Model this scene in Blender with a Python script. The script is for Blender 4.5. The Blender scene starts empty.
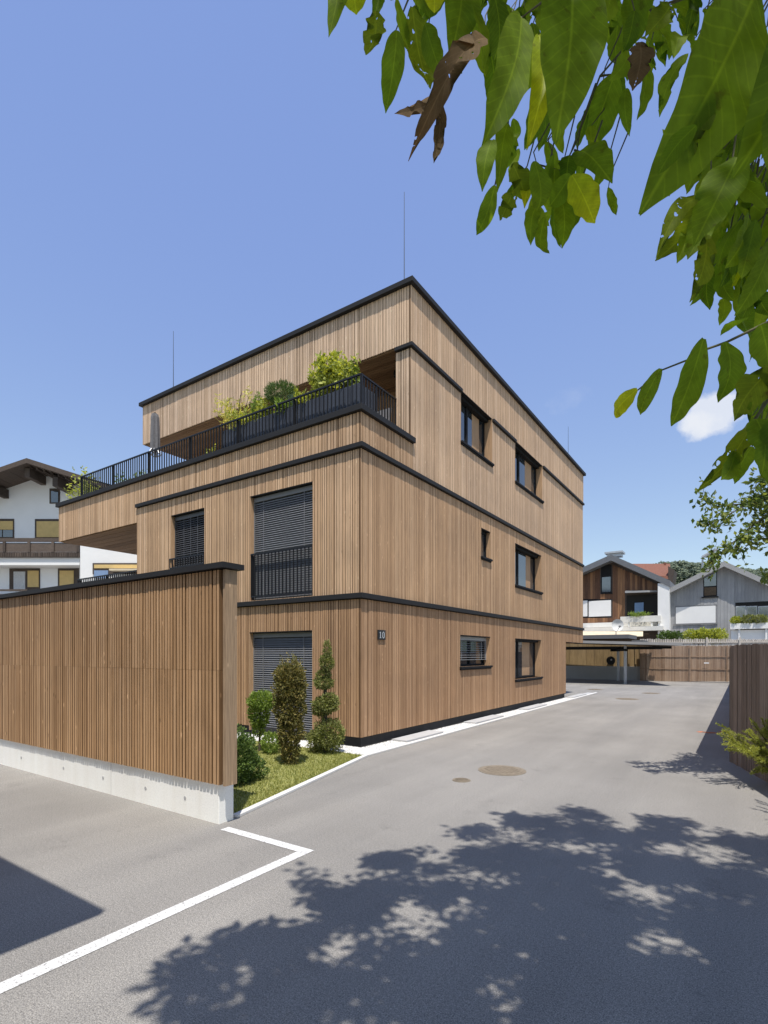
import bpy, math, random
from mathutils import Vector, Matrix, noise as mnoise
random.seed(7)
R = math.radians
scene = bpy.context.scene
C = scene.collection

# ------------------------------------------------------------------ camera geometry
F, CX, HY, H = 531.0, 384.0, 654.0, 1.88
TH = math.atan2(360, 531)
ct, st = math.cos(TH), math.sin(TH)
def cam2w(X, Y, z=0.0):
    return Vector((X*ct - Y*st, X*st + Y*ct, z))
def at(px, py, Y):
    return cam2w((px-CX)/F*Y, Y, H+(HY-py)/F*Y)
def gpt(px, py, z=0.0):
    Y = F*(H-z)/(py-HY)
    return cam2w((px-CX)/F*Y, Y, z)

# ------------------------------------------------------------------ mesh builder
class MB:
    def __init__(s):
        s.v = []; s.f = []; s.uv = None
    def poly(s, pts):
        n = len(s.v); s.v += [tuple(p) for p in pts]; s.f.append(tuple(range(n, n+len(pts))))
    def box(s, a, b):
        x0, x1 = sorted((a[0], b[0])); y0, y1 = sorted((a[1], b[1])); z0, z1 = sorted((a[2], b[2]))
        n = len(s.v)
        s.v += [(x0,y0,z0),(x1,y0,z0),(x1,y1,z0),(x0,y1,z0),(x0,y0,z1),(x1,y0,z1),(x1,y1,z1),(x0,y1,z1)]
        s.f += [tuple(n+i for i in q) for q in ((0,3,2,1),(4,5,6,7),(0,1,5,4),(1,2,6,5),(2,3,7,6),(3,0,4,7))]
        return s
    def prism(s, prof, ext):
        # prof: closed list of 3D points, ext: extrusion vector
        n = len(s.v); k = len(prof); e = Vector(ext)
        s.v += [tuple(p) for p in prof] + [tuple(Vector(p)+e) for p in prof]
        s.f.append(tuple(range(n, n+k))[::-1]); s.f.append(tuple(range(n+k, n+2*k)))
        for i in range(k):
            j = (i+1) % k
            s.f.append((n+i, n+j, n+k+j, n+k+i))
        return s
    def tube(s, pts, rad, seg=8, caps=True):
        pts = [Vector(p) for p in pts]
        rs = rad if isinstance(rad, (list, tuple)) else [rad]*len(pts)
        base = len(s.v)
        for i, p in enumerate(pts):
            d = (pts[min(i+1, len(pts)-1)] - pts[max(i-1, 0)]).normalized()
            a = d.orthogonal().normalized() if i == 0 else (a - d*a.dot(d)).normalized()
            b = d.cross(a)
            for k in range(seg):
                t = 2*math.pi*k/seg
                s.v.append(tuple(p + (a*math.cos(t) + b*math.sin(t))*rs[i]))
        for i in range(len(pts)-1):
            for k in range(seg):
                q = (k+1) % seg
                s.f.append((base+i*seg+k, base+i*seg+q, base+(i+1)*seg+q, base+(i+1)*seg+k))
        if caps:
            s.f.append(tuple(base+k for k in range(seg))[::-1])
            e = base+(len(pts)-1)*seg
            s.f.append(tuple(e+k for k in range(seg)))
        return s
    def disc(s, c, r, h, seg=40):
        c = Vector(c)
        return s.prism([c+Vector((r*math.cos(2*math.pi*k/seg), r*math.sin(2*math.pi*k/seg), 0)) for k in range(seg)], (0,0,h))
    def lathe(s, c, prof, seg=20):
        c = Vector(c); base = len(s.v)
        for r, z in prof:
            for k in range(seg):
                t = 2*math.pi*k/seg
                s.v.append((c.x+r*math.cos(t), c.y+r*math.sin(t), c.z+z))
        for i in range(len(prof)-1):
            for k in range(seg):
                q = (k+1) % seg
                s.f.append((base+i*seg+k, base+i*seg+q, base+(i+1)*seg+q, base+(i+1)*seg+k))
        return s
    def build(s, name, mat, parent=None, smooth=False, bevel=0.0):
        me = bpy.data.meshes.new(name)
        off = Vector(parent['_o']) if parent is not None and '_o' in parent else Vector((0,0,0))
        me.from_pydata([(v[0]-off.x, v[1]-off.y, v[2]-off.z) for v in s.v], [], s.f)
        if s.uv is not None:
            l = me.uv_layers.new(name='UVMap')
            for i, lp in enumerate(me.loops):
                l.data[i].uv = s.uv[lp.vertex_index]
        me.materials.append(mat)
        if smooth:
            me.polygons.foreach_set('use_smooth', [True]*len(me.polygons))
        me.update()
        o = bpy.data.objects.new(name, me); C.objects.link(o)
        if parent is not None:
            o.parent = parent
            o['_o'] = [off.x, off.y, off.z]
        if bevel:
            m = o.modifiers.new('bevel', 'BEVEL'); m.width = bevel; m.segments = 2; m.limit_method = 'ANGLE'
        return o
def tag(o, label=None, cat=None, group=None, kind=None):
    if label: o['label'] = label
    if cat: o['category'] = cat
    if group: o['group'] = group
    if kind: o['kind'] = kind
    return o
def thing(name, label, cat, loc=(0,0,0), group=None, rot=None):
    o = bpy.data.objects.new(name, None); C.objects.link(o)
    o.empty_display_size = 0.2
    o.location = loc
    if rot is None:
        o['_o'] = list(loc)          # children are given in world coordinates
    else:
        o.rotation_euler = (0, 0, rot); o['_o'] = [0.0, 0.0, 0.0]   # children in local coordinates
    return tag(o, label, cat, group)

# ------------------------------------------------------------------ materials
def newmat(name):
    m = bpy.data.materials.new(name); m.use_nodes = True
    nt = m.node_tree; b = nt.nodes['Principled BSDF']
    return m, nt, b
def nd(nt, t, **kw):
    n = nt.nodes.new(t)
    for k, v in kw.items():
        if k.startswith('i_'): n.inputs[k[2:].replace('_', ' ')].default_value = v
        else: setattr(n, k, v)
    return n
def ramp(nt, stops):
    r = nt.nodes.new('ShaderNodeValToRGB')
    while len(r.color_ramp.elements) < len(stops): r.color_ramp.elements.new(0.5)
    for e, (p, c) in zip(r.color_ramp.elements, stops):
        e.position = p; e.color = (*c, 1) if len(c) == 3 else c
    return r
def mixc(nt, mode, fac, a, b):
    n = nt.nodes.new('ShaderNodeMix'); n.data_type = 'RGBA'; n.blend_type = mode
    if isinstance(fac, (int, float)): n.inputs[0].default_value = fac
    else: nt.links.new(fac, n.inputs[0])
    for i, s in ((6, a), (7, b)):
        if isinstance(s, tuple): n.inputs[i].default_value = (*s, 1)
        else: nt.links.new(s, n.inputs[i])
    return n.outputs[2]
def objco(nt, scale):
    tc = nt.nodes.new('ShaderNodeTexCoord'); mp = nt.nodes.new('ShaderNodeMapping')
    mp.inputs['Scale'].default_value = scale
    nt.links.new(tc.outputs['Object'], mp.inputs['Vector'])
    return mp.outputs['Vector']
def noise_tex(nt, vec, scale, detail=3, rough=0.55):
    n = nd(nt, 'ShaderNodeTexNoise'); n.inputs['Scale'].default_value = scale
    n.inputs['Detail'].default_value = detail; n.inputs['Roughness'].default_value = rough
    nt.links.new(vec, n.inputs['Vector']); return n
def bump(nt, b, h, strength, dist=0.01):
    n = nt.nodes.new('ShaderNodeBump'); n.inputs['Strength'].default_value = strength; n.inputs['Distance'].default_value = dist
    nt.links.new(h, n.inputs['Height']); nt.links.new(n.outputs[0], b.inputs['Normal'])

def wood(name, dark, mid, light, knots=0.5, grain=0.35, rough=0.75, stretch=(38, 38, 1.6), side=None, sidek=0.30):
    m, nt, b = newmat(name)
    g = nt.nodes.new('ShaderNodeNewGeometry')
    r = ramp(nt, [(0.0, dark), (0.45, mid), (1.0, light)])
    nt.links.new(g.outputs['Random Per Island'], r.inputs[0])
    # shift the grain per board
    tc = nt.nodes.new('ShaderNodeTexCoord')
    mul = nd(nt, 'ShaderNodeMath', operation='MULTIPLY'); mul.inputs[1].default_value = 37.0
    nt.links.new(g.outputs['Random Per Island'], mul.inputs[0])
    add = nd(nt, 'ShaderNodeVectorMath', operation='ADD')
    cx = nt.nodes.new('ShaderNodeCombineXYZ')
    nt.links.new(mul.outputs[0], cx.inputs[2])
    nt.links.new(tc.outputs['Object'], add.inputs[0]); nt.links.new(cx.outputs[0], add.inputs[1])
    mp = nt.nodes.new('ShaderNodeMapping'); mp.inputs['Scale'].default_value = stretch
    nt.links.new(add.outputs[0], mp.inputs['Vector'])
    n1 = noise_tex(nt, mp.outputs[0], 1.6, 5, 0.65)
    gr = ramp(nt, [(0.25, (1-grain,)*3), (0.55, (1, 1, 1)), (0.8, (1+grain*0.6,)*3)])
    nt.links.new(n1.outputs[0], gr.inputs[0])
    col = mixc(nt, 'MULTIPLY', 1.0, r.outputs[0], gr.outputs[0])
    # big soft weathering
    n2 = noise_tex(nt, tc.outputs['Object'], 0.7, 3)
    wr = ramp(nt, [(0.3, (0.86, 0.86, 0.87)), (0.7, (1.08, 1.07, 1.05))])
    nt.links.new(n2.outputs[0], wr.inputs[0])
    col = mixc(nt, 'MULTIPLY', 1.0, col, wr.outputs[0])
    # knots and pale flecks
    mp2 = nt.nodes.new('ShaderNodeMapping'); mp2.inputs['Scale'].default_value = (9, 9, 3.2)
    nt.links.new(add.outputs[0], mp2.inputs['Vector'])
    v = nd(nt, 'ShaderNodeTexVoronoi'); v.inputs['Scale'].default_value = 1.0
    nt.links.new(mp2.outputs[0], v.inputs['Vector'])
    kr = ramp(nt, [(0.06, (1, 1, 1)), (0.13, (0, 0, 0))])
    nt.links.new(v.outputs['Distance'], kr.inputs[0])
    sep = nt.nodes.new('ShaderNodeSeparateColor'); nt.links.new(v.outputs['Color'], sep.inputs[0])
    thr = nd(nt, 'ShaderNodeMath', operation='GREATER_THAN'); thr.inputs[1].default_value = 0.5
    nt.links.new(sep.outputs[0], thr.inputs[0])
    mm = nd(nt, 'ShaderNodeMath', operation='MULTIPLY'); nt.links.new(kr.outputs[0], mm.inputs[0]); mm.inputs[1].default_value = knots
    kc = mixc(nt, 'MIX', thr.outputs[0], tuple(c*0.45 for c in dark), tuple(min(1, c*1.5) for c in light))
    col = mixc(nt, 'MIX', mm.outputs[0], col, kc)
    if side is not None:      # narrow batten flanks coloured darker, so the gaps between look shaded
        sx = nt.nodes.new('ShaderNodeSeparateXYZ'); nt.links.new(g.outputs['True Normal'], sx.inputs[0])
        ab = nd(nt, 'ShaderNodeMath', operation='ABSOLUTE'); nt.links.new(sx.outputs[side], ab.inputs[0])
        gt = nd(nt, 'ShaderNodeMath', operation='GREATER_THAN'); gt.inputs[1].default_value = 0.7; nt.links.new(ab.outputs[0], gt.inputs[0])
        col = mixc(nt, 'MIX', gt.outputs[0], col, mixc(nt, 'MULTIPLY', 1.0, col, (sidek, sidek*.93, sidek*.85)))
    nt.links.new(col, b.inputs['Base Color'])
    b.inputs['Roughness'].default_value = rough
    b.inputs['Specular IOR Level'].default_value = 0.25
    bump(nt, b, n1.outputs[0], 0.35, 0.004)
    return m
def plain(name, col, rough=0.6, metal=0.0, var=0.12, scale=6.0, bumpy=0.0, spec=0.4):
    m, nt, b = newmat(name)
    tc = nt.nodes.new('ShaderNodeTexCoord')
    n = noise_tex(nt, tc.outputs['Object'], scale, 5, 0.6)
    r = ramp(nt, [(0.25, tuple(c*(1-var) for c in col)), (0.75, tuple(min(1, c*(1+var)) for c in col))])
    nt.links.new(n.outputs[0], r.inputs[0]); nt.links.new(r.outputs[0], b.inputs['Base Color'])
    b.inputs['Roughness'].default_value = rough; b.inputs['Metallic'].default_value = metal
    b.inputs['Specular IOR Level'].default_value = spec
    if bumpy:
        n3 = noise_tex(nt, tc.outputs['Object'], scale*9, 4); bump(nt, b, n3.outputs[0], bumpy, 0.01)
    return m
def glass(name, col=(0.02, 0.025, 0.03), rough=0.03):
    m, nt, b = newmat(name)
    tc = nt.nodes.new('ShaderNodeTexCoord')
    n = noise_tex(nt, tc.outputs['Object'], 0.9, 2)
    r = ramp(nt, [(0.35, col), (0.65, tuple(c*2.2 for c in col))])
    nt.links.new(n.outputs[0], r.inputs[0]); nt.links.new(r.outputs[0], b.inputs['Base Color'])
    b.inputs['Roughness'].default_value = rough; b.inputs['IOR'].default_value = 1.85
    b.inputs['Specular IOR Level'].default_value = 0.9
    return m

M = {}
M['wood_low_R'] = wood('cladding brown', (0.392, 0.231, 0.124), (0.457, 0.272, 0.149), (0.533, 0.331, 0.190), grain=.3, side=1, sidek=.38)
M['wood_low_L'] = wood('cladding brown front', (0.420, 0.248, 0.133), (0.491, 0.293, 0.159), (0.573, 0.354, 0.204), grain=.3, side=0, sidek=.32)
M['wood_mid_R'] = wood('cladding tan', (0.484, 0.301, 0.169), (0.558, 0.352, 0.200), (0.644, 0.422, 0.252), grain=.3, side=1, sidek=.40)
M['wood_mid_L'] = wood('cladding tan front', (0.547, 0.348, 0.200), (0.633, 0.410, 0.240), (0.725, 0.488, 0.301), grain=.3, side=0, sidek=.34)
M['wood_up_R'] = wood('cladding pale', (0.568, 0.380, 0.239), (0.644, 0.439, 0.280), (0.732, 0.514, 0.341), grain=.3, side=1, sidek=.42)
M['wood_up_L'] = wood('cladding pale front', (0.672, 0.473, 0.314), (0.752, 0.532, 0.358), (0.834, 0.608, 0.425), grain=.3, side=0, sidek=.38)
M['wood_wall'] = wood('slat wall brown', (0.436, 0.256, 0.127), (0.510, 0.305, 0.155), (0.594, 0.372, 0.203), knots=0.8, side=0, sidek=.40)
M['wood_back'] = plain('cladding shadow gap', (0.055, 0.034, 0.02), 0.9)
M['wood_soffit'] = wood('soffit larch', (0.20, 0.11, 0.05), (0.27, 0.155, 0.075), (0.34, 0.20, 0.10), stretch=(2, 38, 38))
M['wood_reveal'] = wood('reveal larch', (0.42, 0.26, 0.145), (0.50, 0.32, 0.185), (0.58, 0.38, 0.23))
M['wood_fence'] = wood('boundary fence boards', (0.215, 0.160, 0.118), (0.275, 0.208, 0.156), (0.35, 0.27, 0.21))
M['wood_fence2'] = wood('end board', (0.33, 0.225, 0.14), (0.40, 0.275, 0.17), (0.46, 0.32, 0.20), knots=.8, grain=.5)
M['wood_far'] = wood('far fence boards', (0.26, 0.165, 0.105), (0.35, 0.235, 0.155), (0.44, 0.31, 0.215), stretch=(12, 12, 1))
M['wood_farpale'] = wood('pale pickets', (0.50, 0.45, 0.40), (0.58, 0.53, 0.47), (0.68, 0.63, 0.57), stretch=(12, 12, 1))
M['wood_redbrown'] = wood('red brown boards', (0.13, 0.066, 0.040), (0.19, 0.098, 0.055), (0.36, 0.19, 0.095), stretch=(6, 6, 0.6))
M['wood_grey'] = wood('grey boards', (0.30, 0.30, 0.305), (0.345, 0.345, 0.35), (0.40, 0.40, 0.405), knots=0.1, grain=0.15, stretch=(6, 6, 0.6))
M['wood_ochre'] = wood('ochre panels', (0.28, 0.195, 0.095), (0.33, 0.23, 0.115), (0.38, 0.27, 0.14), stretch=(8, 8, 0.8))
M['wood_chalet'] = wood('chalet dark timber', (0.06, 0.046, 0.038), (0.09, 0.07, 0.058), (0.135, 0.105, 0.085), stretch=(8, 8, 8))
M['anthracite'] = plain('anthracite sheet metal', (0.015, 0.015, 0.016), 0.7, 0.0, 0.1, 3, spec=.2)
M['coping'] = plain('dark coping metal', (0.024, 0.023, 0.023), 0.65, 0.0, 0.1, 3, spec=.25)
M['black_metal'] = plain('black steel', (0.012, 0.012, 0.014), 0.5, 0.0, 0.1, 5)
M['plinth'] = plain('black plinth', (0.030, 0.030, 0.031), 0.7, 0, 0.3, 4, 0.1)
M['planter'] = plain('blue grey planter metal', (0.060, 0.068, 0.088), 0.5, 0.0, 0.12, 4)
M['slat_grey'] = plain('grey blind slats', (0.21, 0.21, 0.215), 0.5, 0.0, 0.08, 5)
M['slat_dark'] = plain('dark blind slats', (0.10, 0.10, 0.105), 0.45, 0.1, 0.08, 5)
M['slat_light'] = plain('light blind slats', (0.36, 0.36, 0.36), 0.45, 0.0, 0.08, 5)
M['glass'] = glass('window glass')
M['glass_sky'] = glass('house glass', (0.05, 0.06, 0.07), 0.08)
M['room'] = plain('dark room', (0.02, 0.018, 0.016), 0.9)  # near black: shade of rooms and loggias put into the colour
M['curtain'] = plain('white curtain', (0.55, 0.56, 0.57), 0.9, 0, 0.15, 12)
M['white'] = plain('white render', (0.80, 0.79, 0.77), 0.9, 0, 0.04, 1.2, 0.05)
M['white_shade'] = plain('shade tinted white wall', (0.86, 0.865, 0.87), 0.9, 0, 0.04, 1.2, 0.05)  # white cooled and lifted in its colour for walls in shade
M['offwhite'] = plain('off white panel', (0.72, 0.70, 0.65), 0.7, 0, 0.08, 2)
M['beige'] = plain('beige awning', (0.66, 0.56, 0.40), 0.85, 0, 0.1, 3)
M['yellow'] = plain('ochre roller blind', (0.64, 0.46, 0.19), 0.8, 0, 0.1, 4)
M['roof_grey'] = plain('grey sheet roof', (0.15, 0.155, 0.165), 0.55, 0.1, 0.08, 2)
M['roof_light'] = plain('light grey roof', (0.34, 0.335, 0.33), 0.6, 0.1, 0.08, 2)
M['roof_red'] = plain('red tile roof', (0.20, 0.085, 0.055), 0.85, 0, 0.25, 8, 0.3)
M['steel'] = plain('galvanised steel', (0.5, 0.51, 0.52), 0.45, 0.5, 0.1, 5)
M['rod'] = plain('lightning rod metal', (0.10, 0.12, 0.16), 0.5, 0.5, 0.05, 5)
M['umbrella'] = plain('grey parasol cloth', (0.16, 0.155, 0.16), 0.9, 0, 0.2, 14)
M['bluedoor'] = plain('blue grey door glass', (0.20, 0.29, 0.45), 0.25, 0, 0.1, 3)
M['dirt'] = plain('soil', (0.12, 0.085, 0.055), 0.95, 0, 0.3, 10, 0.4)
M['bark'] = plain('bark', (0.10, 0.08, 0.06), 0.95, 0, 0.35, 18, 0.6)
M['twig'] = plain('young twig', (0.09, 0.085, 0.035), 0.7, 0, 0.3, 30)
M['iron'] = plain('weathered cast iron', (0.235, 0.195, 0.145), 0.8, 0.0, 0.25, 22, 0.3)
M['orange'] = plain('orange marking spray', (0.62, 0.17, 0.06), 0.9, 0, 0.3, 30)
M['sign'] = plain('dark number plate', (0.022, 0.023, 0.025), 0.4, 0.1)
M['numeral'] = plain('light numerals', (0.52, 0.54, 0.56), 0.6)
M['dish'] = plain('white dish', (0.75, 0.75, 0.73), 0.5)

def concrete(name, col, holes=False):
    m, nt, b = newmat(name)
    tc = nt.nodes.new('ShaderNodeTexCoord')
    n = noise_tex(nt, tc.outputs['Object'], 1.3, 6, 0.6)
    r = ramp(nt, [(0.3, tuple(c*0.95 for c in col)), (0.7, tuple(min(1, c*1.03) for c in col))])
    nt.links.new(n.outputs[0], r.inputs[0])
    n2 = noise_tex(nt, tc.outputs['Object'], 60, 3)
    r2 = ramp(nt, [(0.3, (0.9, 0.9, 0.9)), (0.6, (1, 1, 1))]); nt.links.new(n2.outputs[0], r2.inputs[0])
    c = mixc(nt, 'MULTIPLY', 1.0, r.outputs[0], r2.outputs[0])
    # faint water streaks
    mp = nt.nodes.new('ShaderNodeMapping'); mp.inputs['Scale'].default_value = (7, 7, 0.5)
    nt.links.new(tc.outputs['Object'], mp.inputs[0])
    n3 = noise_tex(nt, mp.outputs[0], 1.0, 3)
    r3 = ramp(nt, [(0.30, (0.94, 0.93, 0.91)), (0.6, (1, 1, 1))]); nt.links.new(n3.outputs[0], r3.inputs[0])
    c = mixc(nt, 'MULTIPLY', 0.8, c, r3.outputs[0])
    nt.links.new(c, b.inputs['Base Color']); b.inputs['Roughness'].default_value = 0.9
    b.inputs['Specular IOR Level'].default_value = 0.2
    bump(nt, b, n2.outputs[0], 0.15, 0.004)
    return m
M['concrete'] = concrete('pale concrete', (1.0, 0.975, 0.92))
M['concrete_grey'] = concrete('grey concrete', (0.50, 0.485, 0.45))
M['slab'] = concrete('grey paving slab', (0.50, 0.50, 0.50))
M['kerb'] = concrete('white kerb edging', (0.72, 0.71, 0.69))

def asphalt():
    m, nt, b = newmat('asphalt')
    tc = nt.nodes.new('ShaderNodeTexCoord'); P = tc.outputs['Object']
    base = (0.270, 0.258, 0.240)
    n1 = noise_tex(nt, P, 0.35, 5, 0.6)
    r1 = ramp(nt, [(0.3, tuple(c*0.86 for c in base)), (0.7, tuple(c*1.10 for c in base))]); nt.links.new(n1.outputs[0], r1.inputs[0])
    n2 = noise_tex(nt, P, 130, 2, 0.7)
    r2 = ramp(nt, [(0.30, (0.40, 0.40, 0.41)), (0.5, (1, 1, 1)), (0.72, (1.7, 1.68, 1.64))]); nt.links.new(n2.outputs[0], r2.inputs[0])
    c = mixc(nt, 'MULTIPLY', 0.95, r1.outputs[0], r2.outputs[0])
    n2b = noise_tex(nt, P, 45, 3, 0.7)
    r2b = ramp(nt, [(0.28, (0.60, 0.60, 0.61)), (0.5, (1, 1, 1)), (0.75, (1.32, 1.31, 1.29))]); nt.links.new(n2b.outputs[0], r2b.inputs[0])
    c = mixc(nt, 'MULTIPLY', 0.6, c, r2b.outputs[0])
    # traffic polish along the drive
    mp = nt.nodes.new('ShaderNodeMapping'); mp.inputs['Scale'].default_value = (1.5, 0.11, 1)
    nt.links.new(P, mp.inputs[0])
    n3 = noise_tex(nt, mp.outputs[0], 1.0, 4, 0.55)
    r3 = ramp(nt, [(0.35, (0.91, 0.91, 0.915)), (0.65, (1.08, 1.075, 1.07))]); nt.links.new(n3.outputs[0], r3.inputs[0])
    c = mixc(nt, 'MULTIPLY', 0.9, c, r3.outputs[0])
    # patchy dusty scuffs
    n4 = noise_tex(nt, P, 3.2, 6, 0.72)
    r4 = ramp(nt, [(0.60, (0, 0, 0)), (0.78, (0.5, 0.5, 0.5))]); nt.links.new(n4.outputs[0], r4.inputs[0])
    c = mixc(nt, 'MIX', r4.outputs[0], c, (0.28, 0.268, 0.25))
    # dark drips and patches
    n5 = noise_tex(nt, P, 1.7, 5, 0.7)
    r5 = ramp(nt, [(0.27, (0.72, 0.72, 0.73)), (0.40, (1, 1, 1))]); nt.links.new(n5.outputs[0], r5.inputs[0])
    c = mixc(nt, 'MULTIPLY', 0.7, c, r5.outputs[0])
    nt.links.new(c, b.inputs['Base Color']); b.inputs['Roughness'].default_value = 0.88
    b.inputs['Specular IOR Level'].default_value = 0.25
    bump(nt, b, n2.outputs[0], 0.55, 0.006)
    return m
M['asphalt'] = asphalt()
def paint():
    m, nt, b = newmat('white road paint')
    tc = nt.nodes.new('ShaderNodeTexCoord')
    n = noise_tex(nt, tc.outputs['Object'], 55, 4, 0.7)
    r = ramp(nt, [(0.36, (0.26, 0.25, 0.24)), (0.44, (0.62, 0.615, 0.60)), (0.66, (0.82, 0.82, 0.81))])
    nt.links.new(n.outputs[0], r.inputs[0]); nt.links.new(r.outputs[0], b.inputs['Base Color'])
    b.inputs['Roughness'].default_value = 0.8; bump(nt, b, n.outputs[0], 0.3, 0.003)
    return m
M['paint'] = paint()
def gravelmat():
    m, nt, b = newmat('white gravel')
    g = nt.nodes.new('ShaderNodeNewGeometry')
    r = ramp(nt, [(0, (0.50, 0.49, 0.47)), (0.5, (0.72, 0.71, 0.69)), (1, (0.85, 0.84, 0.82))])
    nt.links.new(g.outputs['Random Per Island'], r.inputs[0]); nt.links.new(r.outputs[0], b.inputs['Base Color'])
    b.inputs['Roughness'].default_value = 0.9
    return m
M['gravel'] = gravelmat()

def leafmat(name, dark, mid, light, trans, tfac=0.4, rough=0.5, veins=False, spots=0.0, holes=0.0):
    m, nt, b = newmat(name)
    g = nt.nodes.new('ShaderNodeNewGeometry')
    r = ramp(nt, [(0, dark), (0.5, mid), (1, light)])
    nt.links.new(g.outputs['Random Per Island'], r.inputs[0])
    col = r.outputs[0]
    tcol = None
    if veins:
        uv = nt.nodes.new('ShaderNodeUVMap'); sp = nt.nodes.new('ShaderNodeSeparateXYZ')
        nt.links.new(uv.outputs[0], sp.inputs[0])
        # u across (-1..1), v along: lateral veins at v*k - |u|*s
        ab = nd(nt, 'ShaderNodeMath', operation='ABSOLUTE'); nt.links.new(sp.outputs[0], ab.inputs[0])
        s1 = nd(nt, 'ShaderNodeMath', operation='MULTIPLY'); s1.inputs[1].default_value = 0.22; nt.links.new(ab.outputs[0], s1.inputs[0])
        s2 = nd(nt, 'ShaderNodeMath', operation='SUBTRACT'); nt.links.new(sp.outputs[1], s2.inputs[0]); nt.links.new(s1.outputs[0], s2.inputs[1])
        s3 = nd(nt, 'ShaderNodeMath', operation='MULTIPLY'); s3.inputs[1].default_value = 13.0; nt.links.new(s2.outputs[0], s3.inputs[0])
        fr = nd(nt, 'ShaderNodeMath', operation='PINGPONG'); fr.inputs[1].default_value = 0.5; nt.links.new(s3.outputs[0], fr.inputs[0])
        vr = ramp(nt, [(0.0, (1, 1, 1)), (0.10, (0, 0, 0))]); nt.links.new(fr.outputs[0], vr.inputs[0])
        mr = ramp(nt, [(0.0, (1, 1, 1)), (0.06, (0, 0, 0))]); nt.links.new(ab.outputs[0], mr.inputs[0])
        vv = mixc(nt, 'LIGHTEN', 1.0, mixc(nt, 'MULTIPLY', 1.0, vr.outputs[0], (0.32, 0.32, 0.32)), mixc(nt, 'MULTIPLY', 1.0, mr.outputs[0], (0.75, 0.75, 0.75)))
        col = mixc(nt, 'MIX', vv, col, tuple(min(1, c*1.35) for c in light))
        tc = nt.nodes.new('ShaderNodeTexCoord')
        n = noise_tex(nt, tc.outputs['Object'], 26, 4, 0.6)
        lr = ramp(nt, [(0.3, (0.75, 0.75, 0.75)), (0.7, (1.2, 1.2, 1.2))]); nt.links.new(n.outputs[0], lr.inputs[0])
        col = mixc(nt, 'MULTIPLY', 1.0, col, lr.outputs[0])
        if spots:
            n2 = noise_tex(nt, tc.outputs['Object'], 34, 3, 0.6)
            sr = ramp(nt, [(0.64, (0, 0, 0)), (0.72, (spots,)*3)]); nt.links.new(n2.outputs[0], sr.inputs[0])
            col = mixc(nt, 'MIX', sr.outputs[0], col, (0.045, 0.026, 0.012))
    nt.links.new(col, b.inputs['Base Color']); b.inputs['Roughness'].default_value = rough
    b.inputs['Specular IOR Level'].default_value = 0.12 if veins else 0.25
    t = nt.nodes.new('ShaderNodeBsdfTranslucent')
    tm = mixc(nt, 'MULTIPLY', 1.0, col, trans); nt.links.new(tm, t.inputs[0])
    mx = nt.nodes.new('ShaderNodeMixShader'); mx.inputs[0].default_value = tfac
    nt.links.new(b.outputs[0], mx.inputs[1]); nt.links.new(t.outputs[0], mx.inputs[2])
    out = nt.nodes['Material Output']; last = mx.outputs[0]
    if holes:                # eaten holes
        tc = nt.nodes.new('ShaderNodeTexCoord'); n3 = noise_tex(nt, tc.outputs['Object'], 60, 2, 0.5)
        hr = ramp(nt, [(holes, (0, 0, 0)), (holes+.01, (1, 1, 1))]); nt.links.new(n3.outputs[0], hr.inputs[0])
        tp = nt.nodes.new('ShaderNodeBsdfTransparent'); m2 = nt.nodes.new('ShaderNodeMixShader')
        nt.links.new(hr.outputs[0], m2.inputs[0]); nt.links.new(last, m2.inputs[1]); nt.links.new(tp.outputs[0], m2.inputs[2]); last = m2.outputs[0]
    nt.links.new(last, out.inputs[0])
    return m
M['walnut_eaten'] = leafmat('insect eaten walnut leaf', (0.074, 0.114, 0.014), (0.108, 0.154, 0.017), (0.155, 0.200, 0.022), (3.0, 2.7, 0.8), 0.55, 0.65, True, 0.7, 0.66)
M['walnut'] = leafmat('walnut leaf', (0.062, 0.108, 0.014), (0.098, 0.152, 0.017), (0.150, 0.205, 0.022), (2.9, 3.0, 0.8), 0.55, 0.65, True, 0.45)
M['walnut_bright'] = leafmat('backlit walnut leaf', (0.20, 0.26, 0.02), (0.25, 0.30, 0.022), (0.30, 0.35, 0.03), (3.6, 3.2, 0.6), 0.6, 0.45, True, 0.3)  # brighter copy of the walnut leaf, backlight put into its colour
M['walnut_dead'] = leafmat('dead walnut leaf', (0.085, 0.06, 0.03), (0.12, 0.08, 0.04), (0.17, 0.115, 0.06), (1.4, 1.1, 0.8), 0.3, 0.8, True, 0.4, 0.67)
M['crown'] = leafmat('crown leaf', (0.04, 0.07, 0.015), (0.06, 0.10, 0.02), (0.09, 0.13, 0.025), (1.6, 1.8, 0.7), 0.35)
M['small_leaf'] = leafmat('small tree leaf', (0.060, 0.098, 0.033), (0.112, 0.165, 0.045), (0.300, 0.330, 0.090), (1.8, 1.8, 0.8), 0.35, 0.4)
M['yew'] = leafmat('brownish yew needles', (0.11, 0.115, 0.040), (0.20, 0.185, 0.060), (0.34, 0.27, 0.10), (1.3, 1.2, 0.6), 0.25, 0.6)
M['conifer'] = leafmat('conifer needles', (0.125, 0.144, 0.053), (0.213, 0.231, 0.077), (0.350, 0.350, 0.125), (1.4, 1.5, 0.7), 0.25, 0.6)
M['fresh'] = leafmat('fresh green needles', (0.124, 0.186, 0.046), (0.207, 0.290, 0.067), (0.352, 0.435, 0.103), (1.5, 1.6, 0.6), 0.3, 0.6)
M['box'] = leafmat('dark box leaves', (0.059, 0.098, 0.029), (0.102, 0.161, 0.043), (0.167, 0.235, 0.059), (1.4, 1.5, 0.7), 0.25, 0.5)
M['lush'] = leafmat('lush yellow green leaves', (0.213, 0.250, 0.056), (0.350, 0.388, 0.088), (0.550, 0.575, 0.163), (1.7, 1.6, 0.5), 0.4, 0.5)
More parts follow.
